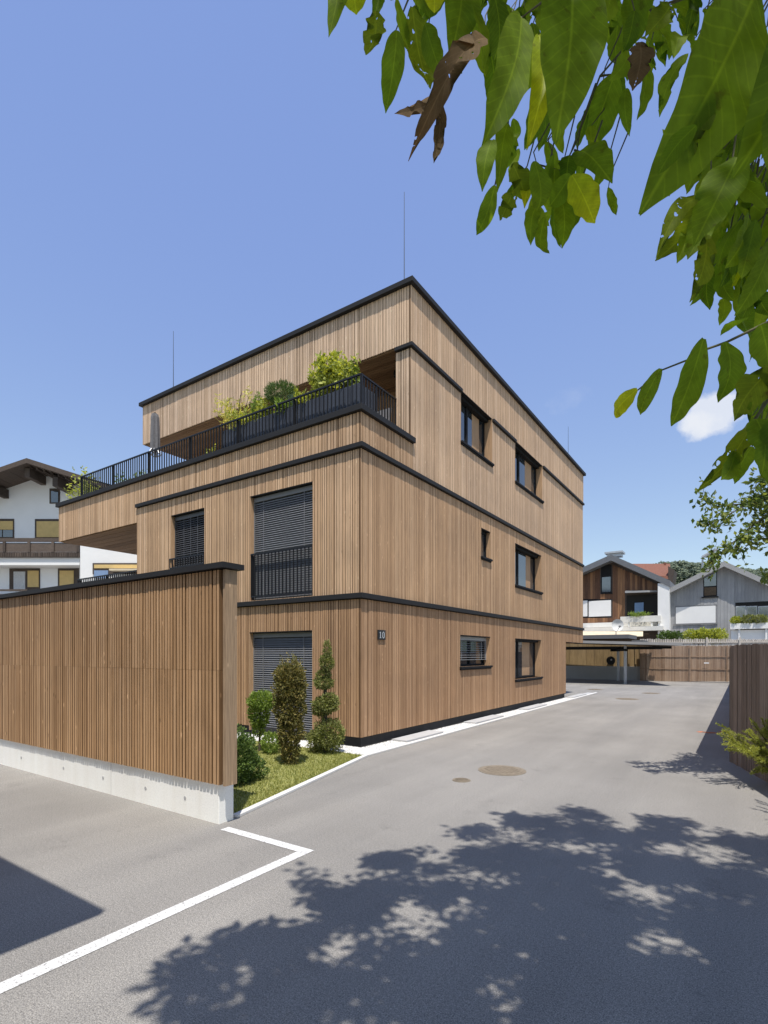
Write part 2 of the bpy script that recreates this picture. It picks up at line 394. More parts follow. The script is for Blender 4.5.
M['bamboo'] = leafmat('pale bamboo leaves', (0.380, 0.362, 0.121), (0.586, 0.552, 0.172), (0.793, 0.742, 0.276), (1.5, 1.4, 0.7), 0.35, 0.6)
M['pine'] = leafmat('pine needles', (0.062, 0.114, 0.041), (0.114, 0.176, 0.057), (0.186, 0.248, 0.083), (1.3, 1.4, 0.7), 0.2, 0.6)
M['bluegreen'] = leafmat('blue green needles', (0.085, 0.136, 0.102), (0.136, 0.204, 0.153), (0.204, 0.272, 0.204), (1.3, 1.4, 1.0), 0.2, 0.6)
M['juniper'] = leafmat('yellow green juniper', (0.253, 0.287, 0.069), (0.391, 0.425, 0.115), (0.575, 0.598, 0.196), (1.6, 1.5, 0.5), 0.3, 0.6)
M['grass'] = leafmat('grass blade', (0.163, 0.188, 0.050), (0.275, 0.300, 0.088), (0.475, 0.450, 0.163), (1.5, 1.5, 0.6), 0.3, 0.6)
M['forest'] = leafmat('forest haze green', (0.10, 0.135, 0.105), (0.14, 0.175, 0.125), (0.19, 0.22, 0.14), (1, 1, 1), 0.15, 0.9)
M['turf'] = plain('turf soil', (0.28, 0.28, 0.095), 0.95, 0, 0.35, 9, 0.4)
M['hill'] = plain('wooded hillside', (0.085, 0.115, 0.085), 0.95, 0, 0.25, 0.05)
M['meadow'] = plain('meadow ground', (0.10, 0.12, 0.04), 0.95, 0, 0.25, 0.5)

# ------------------------------------------------------------------ the setting
def sheet(name, pts, z, mat):
    b = MB(); b.poly([(p[0], p[1], z) for p in pts])
    return tag(b.build(name, mat), kind='structure')
sheet('ground', [(-900,-900), (900,-900), (900,900), (-900,900)], -0.03, M['meadow'])
sheet('asphalt', [(-60,-40), (30,-40), (30,75), (-60,75)], 0.0, M['asphalt'])

# white painted line
b = MB()
for (x0, x1, y0, y1) in ((-3.515, -3.40, -6.0, 3.71), (-4.63, -3.40, 3.714, 3.825)):
    b.poly([(x0,y0,.004), (x1,y0,.004), (x1,y1,.004), (x0,y1,.004)])
tag(b.build('parking_line', M['paint']), kind='structure')

# lawn
LX = [(-4.86, 4.17), (-5.70, 7.80)]
sheet('lawn', [(-14.5, 4.17), (-4.90, 4.17), (-5.76, 7.90), (-14.5, 7.90)], 0.012, M['turf'])
def kerb_strip(name, pts, w, z):
    b = MB()
    for (a, c) in zip(pts[:-1], pts[1:]):
        a = Vector((*a, 0)); c = Vector((*c, 0)); d = (c-a).normalized(); n = Vector((-d.y, d.x, 0))*w
        b.prism([a, c, c+n, a+n], (0, 0, z))
    return tag(b.build(name, M['kerb'], bevel=0.006), kind='structure')
kerb_strip('kerb', [(-4.80, 4.10), (-5.71, 7.92)], 0.085, 0.035)
kerb_strip('kerb', [(-5.715, 7.925), (-5.86, 27.0)], 0.10, 0.03)
# gravel bed along both facades
sheet('gravel_bed', [(-14.5, 7.905), (-5.80, 7.905), (-5.95, 26.9), (-6.30, 26.9), (-6.30, 8.50), (-14.5, 8.50)], 0.010, M['slab'])
slabs = [(9.55, 11.2), (13.1, 15.1), (17.3, 19.4), (23.2, 25.5)]
b = MB()
rng = random.Random(3)
def pebble(b, x, y, z, r):
    p = [Vector((rng.uniform(.6, 1.2)*r*math.cos(k*2.094+rng.random()), rng.uniform(.6, 1.2)*r*math.sin(k*2.094+rng.random()), 0)) for k in range(3)]
    n = len(b.v); o = Vector((x, y, z))
    b.v += [tuple(o+q) for q in p] + [tuple(o+Vector((rng.uniform(-.3, .3)*r, rng.uniform(-.3, .3)*r, r*.8)))]
    b.f += [(n, n+1, n+3), (n+1, n+2, n+3), (n+2, n, n+3)]
for i in range(9000):
    y = rng.uniform(7.93, 24); x = rng.uniform(-6.30, -5.835 - (y-7.9)*0.0075)
    if any(a < y < c for a, c in slabs): continue
    pebble(b, x, y, .010, rng.uniform(.012, .026))
for i in range(6000):
    pebble(b, rng.uniform(-10.5, -5.85), rng.uniform(7.92, 8.5), .010, rng.uniform(.012, .026))
tag(b.build('gravel', M['gravel']), kind='stuff')
for (a, c) in slabs:
    b = MB(); b.box((-6.28, a, .0105), (-5.87-(c-8)*0.0076, c, .05))
    tag(b.build('paving_slab', M['slab'], bevel=0.004), kind='structure')
# grass blades on the lawn
b = MB()
for i in range(26000):
    y = 4.2 + 3.68*rng.random(); xr = -4.93 - (y-4.17)*0.2305
    x = xr - abs(rng.random()**1.3)*4.6
    h = rng.uniform(.018, .05); a = rng.uniform(0, 6.28); w = .006
    dx, dy = math.cos(a)*w, math.sin(a)*w; lx, ly = rng.uniform(-.025, .025), rng.uniform(-.025, .025)
    b.poly([(x-dx, y-dy, .012), (x+dx, y+dy, .012), (x+lx, y+ly, .012+h)])
tag(b.build('grass', M['grass']), kind='stuff')

# orange survey marks sprayed on the asphalt
b = MB()
for k in range(6):
    p = gpt(699+k*4.2+rng.uniform(-1, 1), 733+rng.uniform(-.7, .7))
    q = p + Vector((rng.uniform(.07, .16), rng.uniform(.02, .12), 0))
    n = Vector((-.07, .10, 0))
    b.poly([(p.x, p.y, .004), (q.x, q.y, .004), (q.x+n.x, q.y+n.y, .004), (p.x+n.x, p.y+n.y, .004)])
tag(b.build('survey_mark', M['orange']), kind='structure')

# manhole covers
def manhole(px, py, r, label, rect=False):
    p = gpt(px, py)
    t = thing('manhole_cover', label, 'manhole cover', (p.x, p.y, 0), group='metal covers set in the asphalt drive')
    f = MB(); f.disc((p.x, p.y, 0), r, .007); f.build('frame', M['iron'], t)
    c = MB(); c.disc((p.x, p.y, .0072), r*.86, .005)
    for a in range(10):
        for bb in range(10):
            x = (a-4.5)*r*.15; y = (bb-4.5)*r*.15
            if x*x+y*y < (r*.72)**2: c.box((p.x+x-r*.045, p.y+y-r*.045, .0121), (p.x+x+r*.045, p.y+y+r*.045, .0165))
    c.build('lid', M['iron'], t)
manhole(502, 770.5, .38, 'large round rusty manhole cover in the drive beside the building')
manhole(461.5, 780.3, .135, 'small round rusty valve cover just in front of the large manhole')
manhole(627, 699, .45, 'rusty brown manhole cover far down the drive')
manhole(595, 689.5, .40, 'dark drain cover in front of the carport beyond the building end')
manhole(651, 693.3, .40, 'grey drain cover in the drive before the far fence')

# hills
b = MB(); seg = 120
for i in range(seg+1):
    a = R(-75 + 150*i/seg); px = CX + F*math.tan(max(-1.2, min(1.2, -a)))
    base_h = 20 + 13*mnoise.noise(Vector((i*.06, 3, 0))) 
    for (d, h) in ((380, -1), (460, base_h*.75), (560, base_h*1.75), (640, base_h*1.2)):
        p = cam2w(-math.sin(a)*d*1.0, math.cos(a)*d, h); b.v.append(tuple(p))
for i in range(seg):
    for k in range(3):
        n = i*4+k; b.f.append((n, n+4, n+5, n+1))
tag(b.build('hills', M['hill'], smooth=True), kind='structure')
b = MB()
def forest_patch(x0, x1, top, D, n):
    for i in range(n):
        px = rng.uniform(x0, x1); D2 = D*rng.uniform(.85, 1.05)
        py = top(px) + rng.random()**1.5*42
        r = rng.uniform(1.3, 2.4); h = rng.uniform(4, 8)
        p = at(px, py, D2)
        if rng.random() < .55:      # spruce
            for s in range(4):
                z0 = p.z - h*s*.24; rr = r*(.35+.25*s)*.8
                ring = [(p.x+rr*math.cos(k*1.047+s)*rng.uniform(.75, 1.2), p.y+rr*math.sin(k*1.047+s), z0-h*.3) for k in range(6)]
                for k in range(6): b.poly([ring[k], ring[(k+1) % 6], (p.x, p.y, z0)])
        else:                       # broadleaf
            for s in range(7):
                o = Vector((p.x+rng.uniform(-r, r)*.7, p.y+rng.uniform(-r, r)*.7, p.z-rng.uniform(0, r*1.5)))
                rr = r*rng.uniform(.4, .7)
                ring = [(o.x+rr*math.cos(k*1.047), o.y+rr*math.sin(k*1.047), o.z-rr*.4) for k in range(6)]
                for k in range(6): b.poly([ring[k], ring[(k+1) % 6], (o.x+rng.uniform(-.3, .3)*rr, o.y, o.z+rr*.6)])
def ridge(px):
    return 566 - 5*math.sin((px-640)/26.) + 3*mnoise.noise(Vector((px*.09, 0, 0))) + (0 if px < 725 else -2)
forest_patch(570, 800, ridge, 420, 3800)
tag(b.build('forest', M['forest']), kind='stuff')

# ------------------------------------------------------------------ the apartment building
XR, YF, Y2 = -6.34, 8.532, 10.458
bld = thing('apartment_building', 'three storey flat roofed apartment building clad in vertical brown timber battens', 'building', (-10.3, 17.0, 0))
def P(face, u, z, d):
    if face == 'R': return (XR-d, u, z)
    if face == 'L': return (u, YF+d, z)
    if face == 'T': return (u, Y2+d, z)
def fbox(b, face, u0, u1, z0, z1, d0, d1):
    b.box(P(face, u0, z0, d0), P(face, u1, z1, d1))
def free(z0, z1, ops):
    segs = [(z0, z1)]
    for (a, c) in ops:
        ns = []
        for (s, e) in segs:
            if c <= s or a >= e: ns.append((s, e)); continue
            if a > s: ns.append((s, a))
            if c < e: ns.append((c, e))
        segs = ns
    return segs
def clad(face, u0, u1, z0, z1, mat, ops=(), seed=0, narrow=False, core=True, joint=None):
    """vertical battens of mixed width and depth before a dark wall"""
    rg = random.Random(seed*13+5)
    b = MB(); k = MB()
    cuts = sorted({u0, u1} | {v for o in ops for v in o[:2] if u0 < v < u1})
    for s, e in zip(cuts[:-1], cuts[1:]):
        zs = [(o[2], o[3]) for o in ops if o[0] <= s+1e-6 and o[1] >= e-1e-6]
        fr = free(z0, z1, zs)
        for (a, c) in fr:
            if core: fbox(k, face, max(s, u0+(.05 if face == 'R' else 0)), min(e, u1-(.30 if face in 'LT' and u1 > -6.5 else 0)), a+.004, c-.004, .036, .32)
        u = s
        while u < e-1e-4:
            w = rg.choice((.034, .045, .06, .06, .085, .085)) if narrow else rg.choice((.04, .05, .06, .06, .085, .085))
            if e-(u+w) < .03: w = e-u
            gap = rg.choice((.010, .013, .018)) if narrow else rg.choice((.006, .008, .012, .012))
            d = rg.choice((0, 0, .002, .004))
            for (a, c) in fr:
                fbox(b, face, u, u+w-gap, a, c, d, .040)
            u += w
    o = b.build('cladding', mat, bld)
    if core: k.build('wall', M['wood_back'], bld)
    return o
G_L = [(-9.61, -7.62, .10, 2.39)]
M_L = [(-9.589, -7.61, 3.125, 5.57), (-12.664, -11.238, 4.12, 5.57)]
G_R = [(13.0, 15.09, 1.54, 2.40), (17.16, 19.97, 1.03, 2.405)]
M_R = [(14.386, 15.09, 4.735, 5.566), (17.16, 19.97, 4.21, 5.60)]
U_R = [(13.05, 15.22, 7.655, 8.935), (17.16, 20.09, 7.68, 8.935)]
xl = -14.246
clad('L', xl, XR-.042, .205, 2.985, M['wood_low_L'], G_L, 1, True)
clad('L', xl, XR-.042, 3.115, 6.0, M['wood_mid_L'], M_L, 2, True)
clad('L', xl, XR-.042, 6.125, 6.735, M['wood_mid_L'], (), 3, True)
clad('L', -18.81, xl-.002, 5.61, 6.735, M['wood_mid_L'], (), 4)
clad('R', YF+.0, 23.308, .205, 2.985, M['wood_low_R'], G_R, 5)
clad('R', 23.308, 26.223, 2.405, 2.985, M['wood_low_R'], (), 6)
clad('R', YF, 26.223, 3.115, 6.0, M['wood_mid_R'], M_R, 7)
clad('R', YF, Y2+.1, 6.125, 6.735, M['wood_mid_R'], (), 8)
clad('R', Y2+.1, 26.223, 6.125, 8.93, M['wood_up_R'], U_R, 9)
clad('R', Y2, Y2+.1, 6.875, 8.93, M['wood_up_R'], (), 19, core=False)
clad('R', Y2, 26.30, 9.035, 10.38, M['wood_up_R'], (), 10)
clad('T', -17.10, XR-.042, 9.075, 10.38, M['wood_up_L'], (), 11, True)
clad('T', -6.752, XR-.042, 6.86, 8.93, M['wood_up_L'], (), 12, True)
# masses behind the cladding (closed body so it stands up from every side)
b = MB()
b.box((xl+.02, 26.2, 2.42), (XR-.34, 25.9, 10.0)); b.box((xl+.02, YF+.33, .24), (xl+.3, 25.9, 6.7))
b.box((-6.70, 23.0, .24), (xl+.3, 23.29, 2.4))
b.box((-16.9, 26.2, 6.9), (-16.6, 12.6, 9.06))
b.build('wall', M['wood_back'], bld)
b = MB()   # room depths seen through openings
b.box((XR-1.2, YF+1.2, .3), (XR-1.25, 23.0, 2.6)); b.box((XR-1.2, YF+1.2, 2.61), (XR-1.25, 25.8, 6.5)); b.box((XR-1.2, 12.45, 6.51), (XR-1.25, 25.8, 8.9)); b.box((-14.0, YF+1.2, .3), (XR-1.3, YF+1.25, 6.1))
b.build('inner_wall', M['room'], bld)
b = MB(); b.box((xl+.05, YF+.06, 0.0), (XR-.05, 23.25, .20)); b.build('plinth', M['plinth'], bld)
# concrete slabs, terrace deck
b = MB(); b.box((-18.7, YF+.33, 6.15), (XR-.34, 26.1, 6.55)); b.build('terrace_deck', M['slab'], bld)
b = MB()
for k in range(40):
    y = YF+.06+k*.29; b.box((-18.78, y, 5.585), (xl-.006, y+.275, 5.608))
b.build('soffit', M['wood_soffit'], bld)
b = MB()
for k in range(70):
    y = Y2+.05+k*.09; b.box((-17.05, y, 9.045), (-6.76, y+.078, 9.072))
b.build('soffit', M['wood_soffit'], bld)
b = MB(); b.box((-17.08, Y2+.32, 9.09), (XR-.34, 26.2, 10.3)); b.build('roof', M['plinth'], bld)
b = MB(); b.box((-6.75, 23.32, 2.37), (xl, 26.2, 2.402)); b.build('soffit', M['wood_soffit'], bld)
# left end of the roof fascia and terrace fascia
b = MB(); b.box((-17.115, Y2+.002, 9.075), (-17.103, 26.3, 10.36)); b.box((-18.83, YF+.002, 5.61), (-18.812, 22, 6.73)); b.build('cladding', M['wood_up_R'], bld)

def band(name, pieces, mat=None):
    b = MB()
    for (face, u0, u1, z0, z1, pr) in pieces: fbox(b, face, u0, u1, z0, z1, -pr, .20)
    return b.build(name, mat or M['coping'], bld, bevel=.006)
band('cornice', [('L', xl, XR+.075, 3.0, 3.105, .065), ('R', YF+.202, 26.24, 3.0, 3.105, .065)])
band('cornice', [('L', xl, XR+.075, 6.015, 6.11, .065), ('R', YF+.202, 26.24, 6.015, 6.11, .065)])
band('coping', [('L', -18.90, XR+.075, 6.745, 6.865, .075), ('R', YF+.202, Y2+.10, 6.745, 6.865, .075)])
band('cornice', [('T', -6.752, XR+.07, 8.945, 9.03, .07), ('R', Y2+.202, 13.05, 8.945, 9.03, .07), ('R', 15.22, 17.16, 8.945, 9.03, .07), ('R', 20.09, 26.24, 8.945, 9.03, .07)])
band('roof_edge', [('T', -17.2, XR+.10, 10.385, 10.50, .10), ('R', Y2+.202, 26.40, 10.385, 10.50, .10)])
b = MB(); b.box((-17.15, Y2+.203, 10.40), (XR-.12, 26.35, 10.47)); b.build('roof', M['plinth'], bld)

def window(face, u0, u1, z0, z1, d, mull=(), blind=None, tilt=.72, blind_mat=None, blind_to=0.0, sill=True, top_dark=0.0, curtain=None):
    """frame (part) > pane, sill, blind, reveal (sub-parts)"""
    f = MB(); t = .055
    fbox(f, face, u0+.022, u0+.022+t, z0, z1-.022, d, d+.07); fbox(f, face, u1-.022-t, u1-.022, z0, z1-.022, d, d+.07)
    fbox(f, face, u0+.022+t, u1-.022-t, z0, z0+t, d, d+.07); fbox(f, face, u0+.022+t, u1-.022-t, z1-.022-t, z1-.022, d, d+.07)
    for m in mull:
        fbox(f, face, m-.045, m+.045, z0+t, z1-.022-t, d-.004, d+.07)
        # sash profile
    w = f.build('window', M['anthracite'], bld)
    g = MB()
    edges = [u0+.022+t] + [m for m in mull] + [u1-.022-t]
    for a, c in zip(edges[:-1], edges[1:]):
        a2 = a+(.045 if a in mull else 0); c2 = c-(.045 if c in mull else 0)
        fbox(g, face, a2, c2, z0+t, z1-.022-t, d+.035, d+.05)
    g.build('pane', M['glass'], w)
    if curtain:
        cu = MB(); fbox(cu, face, curtain[0], curtain[1], z0+t+.02, z1-.1, d+.0335, d+.0345); cu.build('curtain', M['wood_reveal'], w)
    r = MB()
    fbox(r, face, u0, u0+.02, z0, z1, .003, d+.08); fbox(r, face, u1-.02, u1, z0, z1, .003, d+.08)
    hb = MB(); fbox(hb, face, u0+.021, u1-.021, z1-.02, z1, .003, d+.08)
    if not blind: fbox(hb, face, u0+.021, u1-.021, z1-.09, z1-.021, .12, d-.002)
    hb.build('head_box', M['anthracite'], w)
    r.build('reveal', M['wood_reveal'], w)
    if sill:
        s = MB(); fbox(s, face, u0-.01, u1+.03, z0-.06, z0-.004, -.062, d-.003); fbox(s, face, u0+.005, u1+.01, z0-.10, z0-.061, -.030, .03); s.build('sill', M['anthracite'], w, bevel=.004)
    if blind:
        s = MB(); z = z1-.03; p = blind
        fbox(s, face, u0+.03, u1-.03, z-.10, z, d-.075, d-.015)
        z -= .12
        while z > blind_to:
            a = P(face, u0+.05, z, d-.022); c = P(face, u1-.05, z, d-.022)
            a2 = P(face, u0+.05, z-p*tilt, d-.066); c2 = P(face, u1-.05, z-p*tilt, d-.066)
            s.prism([a, c, c2, a2], (0, 0, .004))
            z -= p
        # guide rails and ladder cords
        fbox(s, face, u0+.022, u0+.045, blind_to if blind_to > z0 else z0, z1-.025, d-.07, d-.02); fbox(s, face, u1-.045, u1-.022, blind_to if blind_to > z0 else z0, z1-.025, d-.07, d-.02)
        for q in (.3, .5, .7) if (u1-u0) < 1.6 else (.18, .82):
            um = u0+(u1-u0)*q; fbox(s, face, um-.008, um+.008, max(z0, blind_to)+.02, z1-.03, d-.073, d-.0695)
        s.build('blind', blind_mat, w)
    return w
# left facade
w_big = window('L', -9.589, -7.61, 3.125, 5.57, .18, (-8.6,), .050, .95, M['slat_grey'], 3.16, sill=False)
w_small = window('L', -12.664, -11.238, 4.12, 5.57, .18, (-11.95,), .055, .80, M['slat_dark'], 4.16)
w_gnd = window('L', -9.61, -7.62, .10, 2.39, .18, (-8.6,), .050, .95, M['slat_grey'], .14, sill=False)
# right facade
window('R', 13.05, 15.22, 7.655, 9.035, .24, (13.95,), sill=True, curtain=(14.35, 14.85))
window('R', 17.16, 20.09, 7.68, 9.035, .24, (18.2,), sill=True, curtain=(18.9, 19.6))
window('R', 14.386, 15.09, 4.735, 5.566, .13)
window('R', 17.16, 19.97, 4.21, 5.60, .24, (18.1,), curtain=(19.0, 19.5))
window('R', 13.0, 15.09, 1.54, 2.40, .20, (14.05,), blind=.066, tilt=.15, blind_mat=M['slat_light'], blind_to=1.70)
window('R', 17.16, 19.97, 1.03, 2.405, .24, (18.1,), curtain=(18.6, 19.4))
# sun blind boxes over the upper right windows
# french balcony railings
def bars(name, face, u0, u1, z0, z1, d, pitch, par, mat, posts=(), hw=.009):
    b = MB()
    fbox(b, face, u0, u1, z1-.035, z1, d-.02, d+.02); fbox(b, face, u0, u1, z0, z0+.03, d-.012, d+.012)
    n = max(2, round((u1-u0)/pitch))
    for i in range(n+1):
        u = u0+.008+(u1-u0-.016)*i/n
        fbox(b, face, u-hw, u+hw, z0+.03, z1-.035, d-.014, d+.014)
    for u in posts:
        fbox(b, face, u-.022, u+.022, z0-.05, z1-.036, d+.015, d+.055)
    return b.build(name, mat, par)
rl = bars('railing', 'L', -9.56, -7.635, 3.20, 4.22, .02, .115, bld, M['black_metal'], (-9.54, -7.66), .006)
rl2 = bars('railing', 'L', -12.70, -11.26, 4.15, 4.42, .0, .115, bld, M['black_metal'])
# terrace railing
RY, RX = 9.08-YF, XR+6.75
bars('railing', 'L', -18.50, -6.75, 6.93, 7.86, RY, .115, bld, M['black_metal'], [-18.47+i*1.953 for i in range(7)])
bars('railing', 'R', 9.08, Y2-.01, 6.93, 7.86, RX, .115, bld, M['black_metal'], (9.7,))
b = MB()
b.box((-18.52, 9.10, 7.82), (-18.48, 14.0, 7.86)); b.box((-18.51, 9.10, 6.93), (-18.49, 14.0, 6.96))
for i in range(39):
    y = 9.12+i*.125; b.box((-18.509, y-.009, 6.96), (-18.491, y+.009, 7.82))
b.build('railing', M['black_metal'], bld)
b = MB(); b.box((-18.7, YF+.204, 6.56), (-6.56, 9.25, 6.92)); b.box((-6.9, YF+.33, 6.56), (XR-.202, Y2+.3, 6.85)); b.build('parapet', M['coping'], bld)
# first floor balcony left of the body, seen just above the garden wall
b = MB(); b.box((-17.75, 8.55, 2.98), (xl-.002, 11.5, 3.12)); b.build('balcony_slab', M['concrete_grey'], bld)
bars('railing', 'L', -17.7, xl-.02, 3.16, 4.28, .06, .115, bld, M['black_metal'], (-17.6, -16.0))
b = MB(); b.box((-17.6, 8.75, 0), (-17.4, 8.95, 2.979)); b.build('column', M['concrete_grey'], bld)
# penthouse front wall set back under the roof
b = MB(); k = MB()
for (x0, x1) in ((-16.6, -14.9), (-11.6, -6.76)):
    x = x0
    while x < x1-.02:
        w = min(rng.choice((.06, .085, .11)), x1-x); k.box((x, 12.15, 6.58), (x+w-.008, 12.19, 9.04)); x += w
k.build('cladding', M['wood_low_L'], bld)
b.box((-16.6, 12.20, 6.58), (-14.9, 12.4, 9.04)); b.box((-11.6, 12.20, 6.58), (-6.70, 12.4, 9.04)); b.build('wall', M['wood_back'], bld)
f = MB()
for x in (-14.9, -13.8, -12.7, -11.66): f.box((x, 12.2, 6.58), (x+.06, 12.28, 9.04))
f.box((-14.84, 12.2, 8.97), (-11.66, 12.28, 9.04)); f.box((-14.84, 12.2, 6.58), (-11.66, 12.28, 6.66))
w = f.build('terrace_door', M['anthracite'], bld)
g = MB(); g.box((-14.84, 12.23, 6.66), (-11.66, 12.25, 8.97)); g.build('pane', M['glass'], w)
b = MB()
p = at(190, 447, 14.6)
for i in range(9): b.box((-13.6+i*.05, 12.10-(i % 2)*.03, 6.7), (-13.56+i*.05, 12.12-(i % 2)*.03, 8.6))
b.build('curtain', M['curtain'], bld)
# downlight in loggia ceiling
b = MB(); b.lathe((-7.3, 11.3, 8.9), [(.001, 0), (.05, 0), (.06, .06), (.05, .15)]); b.build('ceiling_lamp', M['anthracite'], bld)

# house number plate
t = thing('house_number_sign', 'small dark square house number plate reading 10 on the right facade', 'sign', (XR, 9.23, 2.29))
b = MB(); fbox(b, 'R', 9.10, 9.37, 2.18, 2.385, -.03, .0); b.build('plate', M['sign'], t, bevel=.004)
b = MB()
fbox(b, 'R', 9.165, 9.185, 2.225, 2.345, -.034, -.0302); fbox(b, 'R', 9.15, 9.165, 2.320, 2.338, -.034, -.0302); fbox(b, 'R', 9.148, 9.203, 2.213, 2.2248, -.034, -.0302)
b.build('numeral', M['numeral'], t)
b = MB()
fbox(b, 'R', 9.245, 9.265, 2.23, 2.33, -.034, -.0302); fbox(b, 'R', 9.305, 9.325, 2.23, 2.33, -.034, -.0302)
fbox(b, 'R', 9.262, 9.308, 2.3302, 2.348, -.034, -.0302); fbox(b, 'R', 9.262, 9.308, 2.212, 2.2298, -.034, -.0302)
b.build('numeral', M['numeral'], t)

# lightning rods
for (p, z1, lab) in (((-15.61, 10.62), 12.55, 'thin lightning rod above the left end of the flat roof'),
                     ((-6.86, 11.0), 13.15, 'tallest thin lightning rod above the nearest roof corner'),
                     ((-6.7, 25.0), 12.35, 'thin lightning rod above the far right end of the roof')):
    b = MB(); b.tube([(p[0], p[1], 10.47), (p[0], p[1], 10.9), (p[0], p[1], z1)], [.016, .012, .007], 6); b.disc((p[0], p[1], 10.471), .12, .05, 12)
    tag(b.build('lightning_rod', M['rod']), lab, 'lightning rod', 'lightning rods on the flat roof')

# ------------------------------------------------------------------ foliage helpers
def leafquad(b, p, d, n, L, W):
    d = d.normalized(); s = d.cross(n)
    if s.length < 1e-4: s = d.orthogonal()
    s = s.normalized()*W*.5
    k = len(b.v); q = p + d*L*.45
    nn = s.cross(d).normalized()*W*.12
    b.v += [tuple(p), tuple(q+s+nn), tuple(p+d*L), tuple(q-s+nn)]
    b.f += [(k, k+1, k+2), (k, k+2, k+3)]
def rvec(rg):
    while True:
        v = Vector((rg.uniform(-1, 1), rg.uniform(-1, 1), rg.uniform(-1, 1)))
        if .05 < v.length < 1: return v.normalized()
def blob(b, rg, c, rx, ry, rz, n, L, W, rough=.22, inner=.35, up=.3):
    """leaf sized faces through an uneven ellipsoid"""
    c = Vector(c); ph = rg.uniform(0, 99)
    for i in range(n):
        v = rvec(rg)
        k = 1 + rough*mnoise.noise(v*2.6+Vector((ph, 0, 0)))*1.8
        r = (1-inner*rg.random()**2)*k
        p = c + Vector((v.x*rx*r, v.y*ry*r, v.z*rz*r))
        d = (v + rvec(rg)*.8 + Vector((0, 0, up)))
        l = L*rg.uniform(.6, 1.3)
        leafquad(b, p, d, (v+rvec(rg)*.9), l, W*rg.uniform(.7, 1.3))
def plant(name, label, cat, base, trunks, blobs, mat, seed, group=None, extra=None, crownname='crown'):
    rg = random.Random(seed)
    t = thing(name, label, cat, base, group)
    if trunks:
        b = MB()
        for pts, rad in trunks: b.tube(pts, rad, 6)
        b.build('trunk', M['bark'], t)
    b = MB()
    for bl in blobs: blob(b, rg, *bl)
    if extra: extra(b, rg)
    b.build(crownname, mat, t)
    return t
V = Vector
# garden shrubs by the ground floor shutter
p = gpt(290, 765)
def yew_extra(b, rg):
    for i in range(34):
        a = rg.uniform(0, 6.28); r = rg.uniform(.05, .24); x, y = p.x+r*math.cos(a), p.y+r*math.sin(a)
        h = rg.uniform(1.60, 1.90)
        for k in range(30):
            leafquad(b, V((x+rg.uniform(-.012, .012), y+rg.uniform(-.012, .012), h-k*.02)), rvec(rg)+V((0, 0, .9)), rvec(rg), .045, .02)
plant('columnar_yew', 'tall brownish green columnar yew before the ground floor shutter', 'shrub', (p.x, p.y, 0),
      [([(p.x, p.y, 0), (p.x+.02, p.y, .5), (p.x, p.y, 1.4)], [.035, .03, .01])],
      [((p.x, p.y, .26), .14, .14, .26, 1300, .05, .024), ((p.x+.01, p.y, .58), .20, .20, .32, 2400, .05, .024), ((p.x-.01, p.y, .95), .24, .24, .34, 3200, .05, .024), ((p.x+.01, p.y, 1.28), .255, .25, .32, 3200, .05, .024), ((p.x, p.y, 1.50), .24, .23, .22, 2000, .05, .024)],
      M['yew'], 21, None, yew_extra)
p2 = gpt(325, 753)
plant('spiral_conifer', 'tiered topiary conifer beside the building corner', 'shrub', (p2.x, p2.y, 0),
      [([(p2.x, p2.y, 0), (p2.x, p2.y, 1.0), (p2.x, p2.y, 1.9)], [.05, .04, .008])],
      [((p2.x-.10, p2.y, .24), .24, .26, .20, 2200, .05, .022), ((p2.x+.10, p2.y, .36), .27, .28, .28, 3000, .05, .022),
       ((p2.x+.02, p2.y-.02, .92), .23, .22, .13, 2000, .05, .022), ((p2.x-.08, p2.y, .80), .17, .17, .10, 900, .05, .022), ((p2.x+.10, p2.y, 1.03), .15, .15, .10, 900, .05, .02),
       ((p2.x-.03, p2.y, 1.33), .17, .16, .11, 1300, .05, .02), ((p2.x-.04, p2.y, 1.48), .12, .12, .10, 800, .05, .018), ((p2.x+.04, p2.y, 1.72), .12, .12, .14, 1100, .05, .018), ((p2.x+.06, p2.y, 1.94), .06, .06, .18, 600, .05, .016)],
      M['conifer'], 22)
p3 = gpt(260, 752)
plant('topiary_conifer', 'small fresh green conifer with a round head on a bare stem', 'shrub', (p3.x, p3.y, 0),
      [([(p3.x-.02, p3.y, 0), (p3.x, p3.y, .5), (p3.x, p3.y, 1.0)], [.022, .018, .008])],
      [((p3.x+.05, p3.y, .98), .24, .23, .17, 2000, .06, .024), ((p3.x-.03, p3.y, .70), .18, .17, .22, 1600, .06, .024), ((p3.x-.03, p3.y, .44), .10, .10, .14, 500, .05, .02)],
      M['fresh'], 23)
p4 = gpt(271, 754)
plant('box_ball', 'small round green bush beneath the conifer stem', 'shrub', (p4.x, p4.y, 0), None,
      [((p4.x, p4.y, .20), .17, .17, .19, 1800, .04, .022)], M['fresh'], 24)
p5 = gpt(243, 790)
plant('box_bush', 'dark green bush half hidden behind the slatted wall end', 'shrub', (p5.x, p5.y, 0), None,
      [((p5.x-.22, p5.y+.12, .36), .19, .22, .34, 3000, .045, .026), ((p5.x-.55, p5.y+.3, .42), .3, .3, .36, 2400, .045, .026), ((p5.x-.30, p5.y+.42, .18), .18, .2, .18, 1300, .045, .024)], M['box'], 25)

